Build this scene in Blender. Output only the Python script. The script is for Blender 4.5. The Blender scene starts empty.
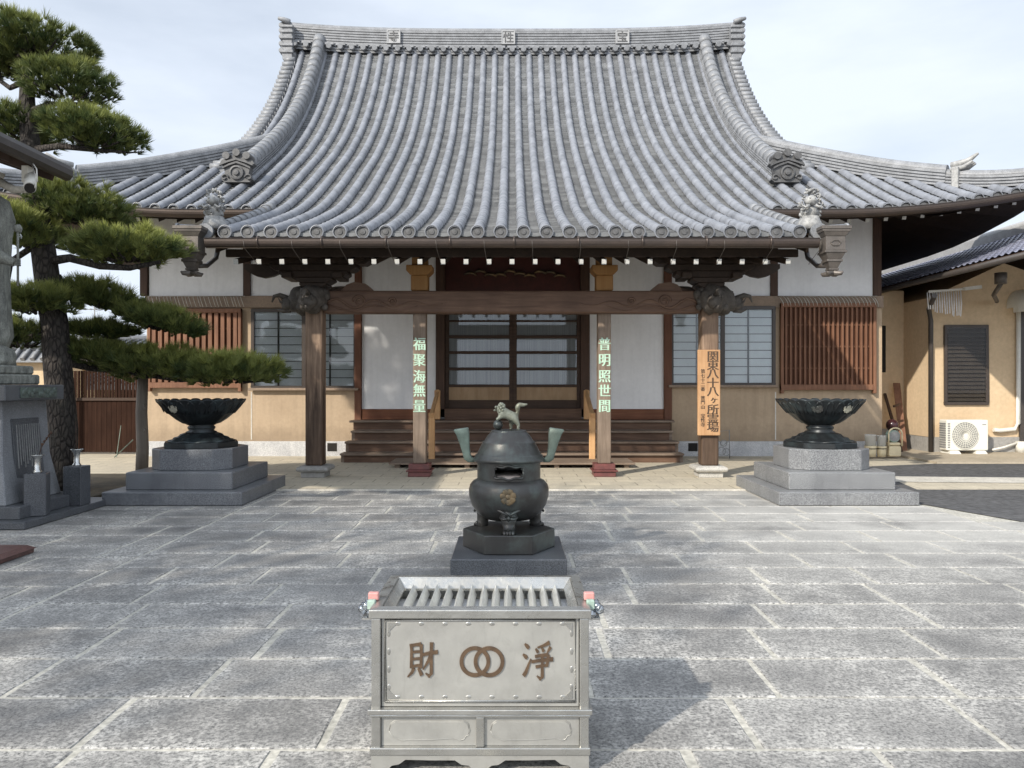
import bpy, bmesh, math, random
from mathutils import Vector, Matrix, noise as mnoise
R = math.radians
random.seed(7)
S = bpy.context.scene
COL = S.collection

# ------------------------------------------------------------------ camera, light, exposure
F = 769.0; EYE = 1.7
cam_d = bpy.data.cameras.new('camera'); cam = bpy.data.objects.new('camera', cam_d); COL.objects.link(cam)
cam_d.sensor_width = 36; cam_d.lens = F * 36 / 1024; cam_d.clip_end = 2000; cam_d.clip_start = 0.05
cam.location = (0, 0, EYE); cam.rotation_euler = (R(90), 0, 0)
S.camera = cam
SUN_EL = 33.0; SUN_AZ = (-0.655, -0.755)            # the sun stands behind the left shoulder
w = bpy.data.worlds.new('World'); S.world = w; w.use_nodes = True
nt = w.node_tree; nt.nodes.clear()
def wn(t, **k):
    n = nt.nodes.new(t)
    for a, b in k.items(): setattr(n, a, b)
    return n
sky = wn('ShaderNodeTexSky', sky_type='NISHITA', sun_disc=False)
sky.sun_elevation = R(SUN_EL); sky.sun_rotation = math.atan2(SUN_AZ[0], SUN_AZ[1]) % (2 * math.pi)
sky.air_density = 1.0; sky.dust_density = 1.5; sky.ozone_density = 1.0
tc = wn('ShaderNodeTexCoord'); mp = wn('ShaderNodeMapping'); mp.inputs['Scale'].default_value = (1.0, 1.0, 3.2)
mp.inputs['Location'].default_value = (0.3, 0.1, 0.2)
ns = wn('ShaderNodeTexNoise'); ns.inputs['Scale'].default_value = 2.3; ns.inputs['Detail'].default_value = 7; ns.inputs['Roughness'].default_value = 0.52
rp = wn('ShaderNodeValToRGB'); rp.color_ramp.elements[0].position = 0.30; rp.color_ramp.elements[1].position = 0.62
rp.color_ramp.elements[0].color = (0.62, 0.62, 0.62, 1); rp.color_ramp.elements[1].color = (0.97, 0.97, 0.97, 1)
mx = wn('ShaderNodeMix', data_type='RGBA'); mx.inputs[7].default_value = (7.6, 8.3, 9.35, 1)
bg = wn('ShaderNodeBackground'); bg.inputs['Strength'].default_value = 0.105
wo = wn('ShaderNodeOutputWorld')
L = nt.links.new
L(tc.outputs['Generated'], mp.inputs['Vector']); L(mp.outputs[0], ns.inputs['Vector']); L(ns.outputs[0], rp.inputs[0])
L(rp.outputs[0], mx.inputs[0]); L(sky.outputs[0], mx.inputs[6]); ce, se = math.cos(R(SUN_EL)), math.sin(R(SUN_EL)); sh_ = math.hypot(*SUN_AZ)
dp = wn('ShaderNodeVectorMath', operation='DOT_PRODUCT'); dp.inputs[1].default_value = (SUN_AZ[0]/sh_*ce, SUN_AZ[1]/sh_*ce, se)
gm = wn('ShaderNodeMapRange'); gm.inputs[1].default_value = 0.0; gm.inputs[2].default_value = 1.0; gm.inputs[3].default_value = 1.0; gm.inputs[4].default_value = 1.75
gv = wn('ShaderNodeVectorMath', operation='SCALE')                 # thin cloud glows towards the sun, behind the viewer
L(tc.outputs['Generated'], dp.inputs[0]); L(dp.outputs['Value'], gm.inputs[0]); L(mx.outputs[2], gv.inputs[0]); L(gm.outputs[0], gv.inputs['Scale'])
L(gv.outputs[0], bg.inputs['Color']); L(bg.outputs[0], wo.inputs['Surface'])
sd = bpy.data.lights.new('sun', 'SUN'); sd.energy = 4.4; sd.angle = R(0.9); sd.color = (1.0, 0.93, 0.82)
so = bpy.data.objects.new('sun', sd); COL.objects.link(so)
sl = math.hypot(*SUN_AZ)
so.rotation_euler = Vector((-SUN_AZ[0] / sl, -SUN_AZ[1] / sl, -math.tan(R(SUN_EL)))).to_track_quat('-Z', 'Y').to_euler()
so.location = (-20, -20, 30)
S.view_settings.view_transform = 'Standard'; S.view_settings.look = 'None'
S.view_settings.exposure = 0.22; S.view_settings.gamma = 1.0; S.view_settings.use_curve_mapping = False
S.cycles.use_denoising = True
S.cycles.max_bounces = 8; S.cycles.transparent_max_bounces = 12

def at(px, py, Y):                                   # world point at depth Y seen in the photograph at a pixel (measuring aid)
    return Vector(((px - 512) / F * Y, Y, EYE - (py - 384) / F * Y))

# ------------------------------------------------------------------ mesh builder
class MB:
    def __init__(s): s.v = []; s.f = []; s.m = []; s.s = []; s.tone = None
    def add(s, vs, fs, m=0, sm=False):
        b = len(s.v); s.v += [tuple(p) for p in vs]
        for f in fs:
            s.f.append(tuple(i + b for i in f)); s.m.append(m); s.s.append(sm)
        return s
    def box(s, x0, x1, y0, y1, z0, z1, m=0):
        return s.add([(x0,y0,z0),(x1,y0,z0),(x1,y1,z0),(x0,y1,z0),(x0,y0,z1),(x1,y0,z1),(x1,y1,z1),(x0,y1,z1)],
              [(0,3,2,1),(4,5,6,7),(0,1,5,4),(1,2,6,5),(2,3,7,6),(3,0,4,7)], m)
    def bar(s, a, b, wd, ht, m=0, mend=None):        # box between two points, width across, height up
        a = Vector(a); b = Vector(b); d = (b - a).normalized()
        up = Vector((0,0,1)) if abs(d.z) < 0.98 else Vector((0,1,0))
        sx = d.cross(up).normalized() * wd / 2; uz = sx.cross(d).normalized() * ht / 2
        vs = [a-sx-uz, a+sx-uz, a+sx+uz, a-sx+uz, b-sx-uz, b+sx-uz, b+sx+uz, b-sx+uz]
        s.add(vs, [(4,5,6,7),(0,1,5,4),(1,2,6,5),(2,3,7,6),(3,0,4,7)], m)
        return s.add(vs[:4], [(0,3,2,1)], m if mend is None else mend)
    def tube(s, pts, rad, n=10, m=0, caps=True, sm=True, half=False, up=Vector((0,0,1))):
        pts = [Vector(p) for p in pts]
        if not hasattr(rad, '__len__'): rad = [rad] * len(pts)
        vs = []
        for i, p in enumerate(pts):
            d = (pts[min(i+1, len(pts)-1)] - pts[max(i-1, 0)]).normalized()
            u = up if abs(d.dot(up)) < 0.97 else Vector((0,1,0)) if abs(d.y) < 0.9 else Vector((1,0,0))
            sx = d.cross(u).normalized(); uz = sx.cross(d).normalized()
            cnt = n if not half else n + 1
            for k in range(cnt):
                t = 2*math.pi*k/n if not half else math.pi*k/n
                vs.append(p + sx*math.cos(t)*rad[i] + uz*math.sin(t)*rad[i])
        cnt = n if not half else n + 1
        fs = []
        for i in range(len(pts)-1):
            for k in range(n):
                a = i*cnt+k; b = i*cnt+(k+1) % cnt
                fs.append((a, b, b+cnt, a+cnt))
        s.add(vs, fs, m, sm)
        if caps:
            e = (len(pts)-1)*cnt
            s.add(vs[:cnt], [tuple(range(cnt))[::-1]], m); s.add(vs[e:], [tuple(range(cnt))], m)
        return s
    def lathe(s, cx, cy, prof, n=32, m=0, sm=True, rot=0, wob=None):
        vs = []
        for i, (r, z) in enumerate(prof):
            for k in range(n):
                t = 2*math.pi*k/n + rot
                rr = r if wob is None else wob(r, z, t, i)
                vs.append((cx+rr*math.cos(t), cy+rr*math.sin(t), z if wob is None else z))
        fs = []
        for i in range(len(prof)-1):
            for k in range(n):
                fs.append((i*n+k, i*n+(k+1) % n, (i+1)*n+(k+1) % n, (i+1)*n+k))
        s.add(vs, fs, m, sm)
        s.add(vs[:n], [tuple(range(n))[::-1]], m); s.add(vs[-n:], [tuple(range(n))], m)
        return s
    def poly(s, pts, y0, y1, m=0, axis='y'):         # outline in x,z pushed along y (or outline in y,z along x, or x,y along z)
        n = len(pts)
        if axis == 'y': g = lambda p, d: (p[0], d, p[1])
        elif axis == 'x': g = lambda p, d: (d, p[0], p[1])
        else: g = lambda p, d: (p[0], p[1], d)
        vs = [g(p, y0) for p in pts] + [g(p, y1) for p in pts]
        fs = [tuple(range(n)), tuple(range(n, 2*n))[::-1]] + [(i, (i+1) % n, (i+1) % n+n, i+n) for i in range(n)]
        return s.add(vs, fs, m)
    def ball(s, c, r, nu=12, nv=8, m=0, amp=0.0, fq=8.0, rot=None):
        c = Vector(c); r = Vector(r) if hasattr(r, '__len__') else Vector((r, r, r)); vs = []
        for i in range(nv+1):
            ph = math.pi*i/nv
            for k in range(nu):
                t = 2*math.pi*k/nu
                d = Vector((math.sin(ph)*math.cos(t), math.sin(ph)*math.sin(t), math.cos(ph)))
                q = Vector((d.x*r.x, d.y*r.y, d.z*r.z))
                if rot is not None: q = rot @ q
                if amp: q *= 1 + amp*mnoise.noise((c+q)*fq)
                vs.append(c+q)
        fs = [(i*nu+k, (i+1)*nu+k, (i+1)*nu+(k+1) % nu, i*nu+(k+1) % nu) for i in range(nv) for k in range(nu)]
        return s.add(vs, fs, m, True)
    def text(s, body, size, org, m=0, thick=0.004, bold=0.0, ax=Vector((1,0,0)), up=Vector((0,0,1)), sx=1.0):
        cu = bpy.data.curves.new('writing', 'FONT'); cu.body = body; cu.size = size; cu.extrude = thick/2; cu.offset = bold
        cu.align_x = 'CENTER'; cu.align_y = 'CENTER'; cu.resolution_u = 3
        o = bpy.data.objects.new('writing', cu); COL.objects.link(o); bpy.context.view_layer.update()
        me = o.to_mesh(); nrm = ax.cross(up)
        xs = [p.co.x for p in me.vertices]; ys = [p.co.y for p in me.vertices]
        cx = (min(xs)+max(xs))/2; cy = (min(ys)+max(ys))/2; org = Vector(org)
        vs = [org + ax*(p.co.x-cx)*sx + up*(p.co.y-cy) + nrm*p.co.z for p in me.vertices]
        s.add(vs, [tuple(p.vertices) for p in me.polygons], m)
        o.to_mesh_clear(); bpy.data.objects.remove(o); bpy.data.curves.remove(cu)
        return s
    def build(s, name, mats, parent=None, bevel=0, seg=1, fix=True):
        root = parent
        off = Vector((0,0,0))
        while root is not None:
            off += root.location; root = root.parent
        me = bpy.data.meshes.new(name)
        me.from_pydata([(p[0]-off.x, p[1]-off.y, p[2]-off.z) for p in s.v], [], s.f)
        for mm in (mats if isinstance(mats, (list, tuple)) else [mats]): me.materials.append(mm)
        me.polygons.foreach_set('material_index', s.m); me.polygons.foreach_set('use_smooth', s.s)
        if s.tone is not None:
            a = me.attributes.new('tone', 'FLOAT', 'POINT'); a.data.foreach_set('value', s.tone)
        if fix:
            bm = bmesh.new(); bm.from_mesh(me); bmesh.ops.remove_doubles(bm, verts=bm.verts, dist=1e-5)
            bmesh.ops.recalc_face_normals(bm, faces=bm.faces); bm.to_mesh(me); bm.free()
        me.update()
        o = bpy.data.objects.new(name, me); COL.objects.link(o); o.parent = parent
        if bevel:
            b = o.modifiers.new('bevel', 'BEVEL'); b.width = bevel; b.segments = seg; b.limit_method = 'ANGLE'; b.angle_limit = R(40)
        return o

def tag(o, label, cat, group=None):
    o['label'] = label; o['category'] = cat
    if group: o['group'] = group
    return o
def thing(name, label, cat, loc=(0,0,0), group=None):
    o = bpy.data.objects.new(name, None); COL.objects.link(o); o.location = loc; o.empty_display_size = 0.2
    return tag(o, label, cat, group)
def struct(o, kind='structure'): o['kind'] = kind; return o
def dup(root, loc, label, parent=None):
    r = root.copy(); COL.objects.link(r); r.location = loc
    if label: r['label'] = label
    for ch in list(root.children):
        c = ch.copy(); COL.objects.link(c); c.parent = r
        for g in list(ch.children):
            d = g.copy(); COL.objects.link(d); d.parent = c
    return r
def dup_part(o, dx=0.0, dy=0.0, dz=0.0):
    c = o.copy(); COL.objects.link(c); c.location = o.location + Vector((dx, dy, dz))
    for g in list(o.children):
        d = g.copy(); COL.objects.link(d); d.parent = c
    return c

# ------------------------------------------------------------------ materials
def newmat(name):
    m = bpy.data.materials.new(name); m.use_nodes = True; t = m.node_tree
    return m, t, t.nodes['Principled BSDF']
def nd(t, ty, ins=None, **k):
    n = t.nodes.new(ty)
    for a, b in k.items(): setattr(n, a, b)
    for a, b in (ins or {}).items():
        if hasattr(b, 'bl_idname') or isinstance(b, bpy.types.NodeSocket): t.links.new(b, n.inputs[a])
        else: n.inputs[a].default_value = b
    return n
def coords(t, sc=(1,1,1), rot=(0,0,0)):
    c = nd(t, 'ShaderNodeTexCoord'); m = nd(t, 'ShaderNodeMapping', {'Vector': c.outputs['Object'], 'Scale': sc, 'Rotation': rot})
    return m.outputs[0]
def noise(t, vec, scale, detail=4, rough=0.55, dist=0.0):
    return nd(t, 'ShaderNodeTexNoise', {'Vector': vec, 'Scale': scale, 'Detail': detail, 'Roughness': rough, 'Distortion': dist}).outputs[0]
def ramp(t, fac, p0, p1, c0=(0,0,0,1), c1=(1,1,1,1)):
    n = nd(t, 'ShaderNodeValToRGB', {0: fac}); e = n.color_ramp.elements
    e[0].position = p0; e[1].position = p1; e[0].color = c0; e[1].color = c1
    return n.outputs[0]
def mix(t, fac, a, b, blend='MIX'):
    n = nd(t, 'ShaderNodeMix', data_type='RGBA', blend_type=blend)
    for i, q in ((0, fac), (6, a), (7, b)):
        if isinstance(q, bpy.types.NodeSocket): t.links.new(q, n.inputs[i])
        else: n.inputs[i].default_value = q if i == 0 else (q[0], q[1], q[2], 1)
    return n.outputs[2]
def bump(t, p, h, strength, dist=0.01):
    b = nd(t, 'ShaderNodeBump', {'Height': h, 'Strength': strength, 'Distance': dist}); t.links.new(b.outputs[0], p.inputs['Normal'])
def c4(c, k=1.0): return (c[0]*k, c[1]*k, c[2]*k, 1)
def mat(name, c, c2=None, rough=0.6, metal=0.0, scale=5.0, st=(1,1,1), bmp=0.0, bs=30.0, fine=0.15, lo=0.35, hi=0.68, spec=0.5, streak=0.0):
    m, t, p = newmat(name)
    v = coords(t, st)
    c2 = c2 or tuple(x*0.75 for x in c)
    a = mix(t, ramp(t, noise(t, v, scale, 6, 0.6), lo, hi), c, c2)
    f = noise(t, v, scale*9, 3, 0.6)
    if streak:
        sk = ramp(t, noise(t, coords(t, (5, 5, 0.35)), 1.6, 5, 0.65), 0.46, 0.74, (1,1,1,1), (1-streak,)*3+(1,)); a = mix(t, 1.0, a, sk, 'MULTIPLY')
        zc = nd(t, 'ShaderNodeSeparateXYZ', {0: nd(t, 'ShaderNodeTexCoord').outputs['Object']}).outputs[2]
        zz = nd(t, 'ShaderNodeMath', {0: zc, 1: nd(t, 'ShaderNodeMath', {0: noise(t, coords(t), 3.0, 5, 0.7), 1: 0.9}, operation='MULTIPLY').outputs[0]}, operation='SUBTRACT').outputs[0]
        a = mix(t, 1.0, a, ramp(t, zz, 0.0, 0.35, (1-streak*1.3,)*3+(1,), (1,1,1,1)), 'MULTIPLY')
    g = ramp(t, f, 0.3, 0.7, (1-fine,)*3+(1,), (1+fine,)*3+(1,))
    a = mix(t, 1.0, a, g, 'MULTIPLY')
    t.links.new(a, p.inputs['Base Color'])
    p.inputs['Roughness'].default_value = rough; p.inputs['Metallic'].default_value = metal; p.inputs['Specular IOR Level'].default_value = spec
    if bmp: bump(t, p, noise(t, v, bs, 4, 0.6), bmp)
    return m
def wood(name, c, c2, axis='z', rough=0.65, bmp=0.35, freq=22.0, spec=0.35):
    st = {'z': (freq, freq, 1.1), 'x': (1.1, freq, freq), 'y': (freq, 1.1, freq)}[axis]
    m, t, p = newmat(name)
    v = coords(t, st)
    g = noise(t, v, 1.0, 5, 0.62, 0.6)
    a = mix(t, ramp(t, g, 0.33, 0.68), c, c2)
    b = noise(t, coords(t), 2.2, 4)
    a = mix(t, ramp(t, b, 0.3, 0.75, (0,)*3+(1,), (0.55,)*3+(1,)), a, tuple(x*0.55 for x in c))
    t.links.new(a, p.inputs['Base Color']); p.inputs['Roughness'].default_value = rough; p.inputs['Specular IOR Level'].default_value = spec
    bump(t, p, g, bmp, 0.006)
    return m
def granite(name, c, dark, rough=0.5, sp=120.0, bmp=0.1):
    m, t, p = newmat(name)
    v = coords(t)
    s1 = ramp(t, noise(t, v, sp, 2, 0.7), 0.40, 0.60)
    a = mix(t, s1, dark, c)
    bl = ramp(t, noise(t, v, 2.0, 5, 0.6), 0.3, 0.75, (0.72,0.72,0.73,1), (1.08,1.08,1.06,1))
    a = mix(t, 1.0, a, bl, 'MULTIPLY')
    st = noise(t, coords(t, (9, 9, 0.9)), 1.0, 4, 0.6)
    a = mix(t, ramp(t, st, 0.52, 0.78, (0,)*3+(1,), (0.4,)*3+(1,)), a, tuple(x*0.6 for x in dark))
    t.links.new(a, p.inputs['Base Color']); p.inputs['Roughness'].default_value = rough
    bump(t, p, noise(t, v, sp*0.7, 2), bmp, 0.004)
    return m
def tile_mat(name, c, c2, rough=0.42):
    m, t, p = newmat(name)
    at_ = nd(t, 'ShaderNodeAttribute', attribute_name='tone')
    v = coords(t)
    a = mix(t, at_.outputs['Fac'], c, c2)
    a = mix(t, ramp(t, noise(t, v, 2.6, 6, 0.7), 0.45, 0.72), a, tuple(x*0.66 for x in c))
    a = mix(t, ramp(t, noise(t, v, 22, 4, 0.65), 0.5, 0.75, (0,)*3+(1,), (0.25,)*3+(1,)), a, (0.30, 0.31, 0.30))
    t.links.new(a, p.inputs['Base Color']); p.inputs['Roughness'].default_value = rough; p.inputs['Specular IOR Level'].default_value = 0.45
    bump(t, p, noise(t, v, 40, 3), 0.12, 0.006)
    return m
def bronze(name, c, pat, rough=0.38, metal=0.75, lo=0.5, hi=0.75):
    m, t, p = newmat(name)
    v = coords(t)
    n1 = noise(t, v, 4.0, 6, 0.65)
    st = noise(t, coords(t, (7, 7, 1.0)), 2.0, 5, 0.6)
    k = ramp(t, n1, lo, hi)
    a = mix(t, k, c, pat)
    a = mix(t, ramp(t, st, 0.5, 0.8, (0,)*3+(1,), (0.5,)*3+(1,)), a, tuple(0.6*x+0.4*y for x, y in zip(c, pat)))
    t.links.new(a, p.inputs['Base Color']); p.inputs['Roughness'].default_value = rough; p.inputs['Metallic'].default_value = metal
    bump(t, p, noise(t, v, 45, 3), 0.12, 0.004)
    return m
def glass(name, tint=(0.9,0.93,0.95), rough=0.02, clear=0.85, ior=1.38):
    m, t, p = newmat(name); out = t.nodes['Material Output']
    tr = nd(t, 'ShaderNodeBsdfTransparent', {'Color': c4(tint)}); gl = nd(t, 'ShaderNodeBsdfGlossy', {'Roughness': rough, 'Color': (0.9,0.92,0.95,1)})
    fr = nd(t, 'ShaderNodeFresnel', {'IOR': ior})
    mr = nd(t, 'ShaderNodeMapRange', {0: fr.outputs[0], 3: 1-clear, 4: 1.0})
    ms = nd(t, 'ShaderNodeMixShader', {0: mr.outputs[0], 1: tr.outputs[0], 2: gl.outputs[0]})
    t.links.new(ms.outputs[0], out.inputs['Surface'])
    return m
M = {}
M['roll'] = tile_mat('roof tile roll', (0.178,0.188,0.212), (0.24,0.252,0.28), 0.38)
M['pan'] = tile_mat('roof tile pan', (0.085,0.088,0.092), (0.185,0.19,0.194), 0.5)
M['ridge'] = mat('ridge tile', (0.24,0.248,0.262), (0.15,0.155,0.163), rough=0.5, scale=4, fine=0.25, bmp=0.2)
M['ridge_dark'] = mat('dark ridge tile', (0.11,0.11,0.112), (0.055,0.055,0.055), rough=0.55, scale=9, fine=0.3, bmp=0.3)
M['statue_tile'] = mat('pale fired tile', (0.36,0.36,0.35), (0.17,0.17,0.17), rough=0.5, scale=12, fine=0.3, bmp=0.3)
M['plate'] = mat('pale glazed plate', (0.37,0.375,0.38), (0.30,0.30,0.305), rough=0.5, scale=6)
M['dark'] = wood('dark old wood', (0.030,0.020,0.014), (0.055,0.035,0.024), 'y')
M['darkx'] = wood('dark old beam wood', (0.045,0.026,0.017), (0.085,0.050,0.032), 'x')
M['darkz'] = wood('dark old post wood', (0.055,0.030,0.019), (0.095,0.052,0.034), 'z')
M['beam'] = wood('weathered porch beam', (0.095,0.052,0.034), (0.175,0.105,0.068), 'x', bmp=0.5, freq=14)
M['post'] = wood('weathered porch post', (0.12,0.075,0.05), (0.34,0.235,0.16), 'z', bmp=0.7, freq=16)
m = M['post']; t = m.node_tree; p = t.nodes['Principled BSDF']; src = p.inputs['Base Color'].links[0].from_socket
zz = nd(t, 'ShaderNodeSeparateXYZ', {0: nd(t, 'ShaderNodeTexCoord').outputs['Object']}).outputs[2]      # black rain weathering climbing from the foot
jag = nd(t, 'ShaderNodeMath', {0: noise(t, coords(t, (14, 14, 0.9)), 1.3, 5, 0.65), 1: 2.6}, operation='MULTIPLY').outputs[0]
wz = nd(t, 'ShaderNodeMath', {0: zz, 1: jag}, operation='SUBTRACT').outputs[0]
t.links.new(mix(t, 1.0, src, ramp(t, wz, 0.0, 0.55, (0.42,0.40,0.39,1), (1,1,1,1)), 'MULTIPLY'), p.inputs['Base Color'])
M['col'] = wood('grey brown column', (0.15,0.11,0.08), (0.27,0.205,0.155), 'z', bmp=0.6, freq=18)
M['rail'] = wood('reddish bottom rail', (0.17,0.062,0.03), (0.24,0.10,0.05), 'x')
M['railz'] = wood('reddish upright', (0.13,0.052,0.028), (0.18,0.08,0.045), 'z')
M['lattice'] = wood('red brown lattice', (0.165,0.075,0.042), (0.275,0.14,0.082), 'z')
M['orange'] = wood('ochre column head', (0.30,0.15,0.045), (0.38,0.20,0.07), 'z')
M['new'] = wood('pale new wood', (0.56,0.31,0.14), (0.66,0.41,0.20), 'z', freq=26, bmp=0.15)
M['signwood'] = wood('sign board wood', (0.44,0.24,0.115), (0.58,0.36,0.19), 'z', freq=20, bmp=0.15)
M['step'] = wood('worn step wood', (0.17,0.12,0.088), (0.30,0.235,0.18), 'x', bmp=0.5, freq=15)
M['riser'] = wood('step riser wood', (0.10,0.055,0.034), (0.18,0.105,0.068), 'x', bmp=0.4, freq=15)
M['doorwood'] = wood('door panel wood', (0.32,0.21,0.115), (0.43,0.30,0.18), 'z', freq=8)
M['white'] = mat('white plaster', (0.82,0.82,0.82), (0.75,0.75,0.75), rough=0.8, scale=1.2, fine=0.03, bmp=0.05, streak=0.07)
M['endwhite'] = mat('white painted rafter end', (0.66,0.66,0.64), (0.52,0.52,0.49), rough=0.6, scale=8)
M['tan'] = mat('tan stucco', (0.44,0.335,0.23), (0.385,0.29,0.197), rough=0.9, scale=1.6, fine=0.06, bmp=0.35, bs=90, streak=0.16)
M['tan2'] = mat('ochre stucco', (0.62,0.475,0.31), (0.56,0.42,0.27), rough=0.9, scale=1.4, fine=0.07, bmp=0.4, bs=70, streak=0.06)
M['band'] = mat('taupe painted band', (0.27,0.20,0.145), (0.22,0.165,0.12), rough=0.75, scale=3, st=(1,1,1))
M['plinthw'] = granite('pale plinth granite', (0.60,0.60,0.60), (0.42,0.42,0.43), 0.7, 60)
M['gran'] = granite('grey granite', (0.31,0.315,0.32), (0.10,0.104,0.11), 0.45, 110)
M['grand'] = granite('dark granite', (0.14,0.148,0.16), (0.055,0.058,0.064), 0.32, 120)
M['granr'] = granite('red granite', (0.19,0.095,0.08), (0.08,0.045,0.04), 0.35, 120)
M['basew'] = granite('pale post stone', (0.58,0.56,0.52), (0.40,0.39,0.36), 0.7, 60)
M['red'] = mat('dull red copper shoe', (0.16,0.05,0.045), (0.10,0.035,0.032), rough=0.5, scale=7)
M['green'] = mat('verdigris letter paint', (0.34,0.53,0.39), (0.50,0.63,0.52), rough=0.6, scale=20)
M['ink'] = mat('black ink', (0.045,0.028,0.018), (0.10,0.06,0.035), rough=0.7, scale=30)
M['copper'] = mat('brown copper gutter', (0.085,0.064,0.053), (0.060,0.047,0.041), rough=0.42, metal=0.5, scale=3, st=(1,4,4), bmp=0.05)
M['hop'] = mat('aged copper hopper', (0.14,0.122,0.108), (0.09,0.08,0.071), rough=0.5, metal=0.35, scale=6, bmp=0.1)
M['frame'] = mat('dark bronze frame', (0.055,0.042,0.034), (0.045,0.034,0.028), rough=0.4, scale=3)
M['shoji'] = mat('grey paper screen', (0.74,0.74,0.72), (0.64,0.64,0.62), rough=0.9, scale=1, fine=0.02)
M['curtain'] = mat('ribbed curtain', (0.42,0.42,0.415), (0.27,0.27,0.27), rough=0.9, scale=1.0, st=(45,1,0.3), fine=0.05)
M['glass'] = glass('window glass', (0.92,0.94,0.95), 0.03, 0.985)
M['dglass'] = glass('dark window glass', (0.9,0.9,0.9), 0.03, 0.996, 1.22)
M['black'] = mat('dark interior', (0.012,0.010,0.009), (0.018,0.015,0.012), rough=0.9)
M['bronze'] = bronze('dark bronze', (0.062,0.060,0.057), (0.12,0.15,0.14), 0.38, 0.6, 0.48, 0.80)
M['bronze_b'] = bronze('black green bronze', (0.022,0.025,0.027), (0.055,0.075,0.08), 0.40, 0.5)
M['verdi'] = bronze('verdigris bronze', (0.075,0.09,0.075), (0.19,0.245,0.205), 0.55, 0.35, 0.35, 0.65)
M['lionm'] = bronze('weathered lion bronze', (0.10,0.095,0.065), (0.33,0.35,0.28), 0.5, 0.35, 0.40, 0.62)
M['gold'] = bronze('worn gilt', (0.27,0.185,0.095), (0.10,0.085,0.06), 0.45, 0.7, 0.35, 0.6)
M['steel'] = None
m, t, p = newmat('stainless steel')
v = coords(t); v2 = coords(t, (1.2, 60, 60))
br = noise(t, v2, 2.0, 3, 0.6)
a = mix(t, ramp(t, noise(t, v, 7, 6, 0.65), 0.35, 0.7), (0.47,0.465,0.44), (0.33,0.325,0.305))
a = mix(t, ramp(t, noise(t, v, 55, 3, 0.7), 0.58, 0.75, (0,)*3+(1,), (0.5,)*3+(1,)), a, (0.36,0.35,0.33))
t.links.new(a, p.inputs['Base Color']); p.inputs['Metallic'].default_value = 0.85
t.links.new(ramp(t, noise(t, v, 14, 6, 0.7), 0.35, 0.65, (0.18,)*3+(1,), (0.46,)*3+(1,)), p.inputs['Roughness'])
bump(t, p, noise(t, v, 22, 4, 0.7), 0.22, 0.01); M['steel'] = m
m, t, p = newmat('brushed steel panel')
v = coords(t)
a = mix(t, ramp(t, noise(t, v, 3.0, 5, 0.6), 0.3, 0.7), (0.40,0.395,0.365), (0.32,0.315,0.295))
a = mix(t, ramp(t, noise(t, v, 160, 2, 0.7), 0.45, 0.65, (0,)*3+(1,), (0.35,)*3+(1,)), a, (0.38,0.375,0.36))
a = mix(t, ramp(t, noise(t, coords(t, (3, 3, 1.1)), 6.0, 6, 0.72, 1.2), 0.52, 0.72, (0,)*3+(1,), (0.55,)*3+(1,)), a, (0.28,0.275,0.255))
t.links.new(ramp(t, noise(t, v, 10, 5, 0.7), 0.35, 0.65, (0.34,)*3+(1,), (0.58,)*3+(1,)), p.inputs['Roughness'])
t.links.new(a, p.inputs['Base Color']); p.inputs['Metallic'].default_value = 0.5
bump(t, p, noise(t, v, 200, 2), 0.08, 0.002); M['steelp'] = m
M['slatm'] = mat('bright slat steel', (0.70,0.70,0.67), (0.55,0.55,0.52), rough=0.35, metal=0.55, scale=8)
M['lets'] = mat('bronze lettering', (0.15,0.098,0.06), (0.09,0.06,0.04), rough=0.45, metal=0.5, scale=25)
M['pinkred'] = mat('red padlock body', (0.52,0.22,0.20), (0.48,0.30,0.28), rough=0.4)
M['mint'] = mat('pale green tag', (0.26,0.38,0.31), (0.36,0.44,0.39), rough=0.5)
M['chrome'] = mat('polished metal', (0.62,0.62,0.60), (0.5,0.5,0.49), rough=0.25, metal=0.9)
M['wire'] = mat('galvanised wire', (0.62,0.60,0.55), (0.5,0.48,0.43), rough=0.5, metal=0.3)
M['acw'] = mat('cream white plastic', (0.74,0.73,0.66), (0.66,0.65,0.58), rough=0.45, scale=2, fine=0.03)
M['grey'] = mat('grey plastic', (0.28,0.28,0.27), (0.2,0.2,0.2), rough=0.5)
M['pipe'] = mat('white plastic pipe', (0.70,0.68,0.62), (0.6,0.58,0.52), rough=0.4, fine=0.04)
M['dpipe'] = mat('dark downpipe', (0.06,0.05,0.045), (0.045,0.04,0.036), rough=0.4)
M['cream'] = mat('cream bucket plastic', (0.66,0.56,0.36), (0.56,0.47,0.30), rough=0.5, fine=0.05)
m, t, p = newmat('clear plastic'); p.inputs['Base Color'].default_value = (0.70,0.69,0.64,1); p.inputs['Alpha'].default_value = 0.45; p.inputs['Roughness'].default_value = 0.25; M['clearp'] = m
M['cloth'] = mat('white paper strips', (0.80,0.80,0.80), (0.7,0.7,0.7), rough=0.8)
M['htile'] = None
M['conc'] = mat('grey concrete', (0.33,0.32,0.30), (0.25,0.24,0.225), rough=0.85, scale=2, fine=0.15, bmp=0.2, bs=60)
M['fence'] = wood('dark brown fence', (0.026,0.012,0.008), (0.046,0.023,0.015), 'z', rough=0.85, spec=0.1)
M['prop'] = wood('grey prop pole', (0.16,0.135,0.11), (0.28,0.24,0.20), 'z', freq=14)
M['bark'] = None
m, t, p = newmat('pine bark')
v = coords(t, (1,1,0.4)); vo = nd(t, 'ShaderNodeTexVoronoi', {'Vector': v, 'Scale': 17.0}, feature='DISTANCE_TO_EDGE')
k = ramp(t, vo.outputs['Distance'], 0.03, 0.22)
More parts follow.
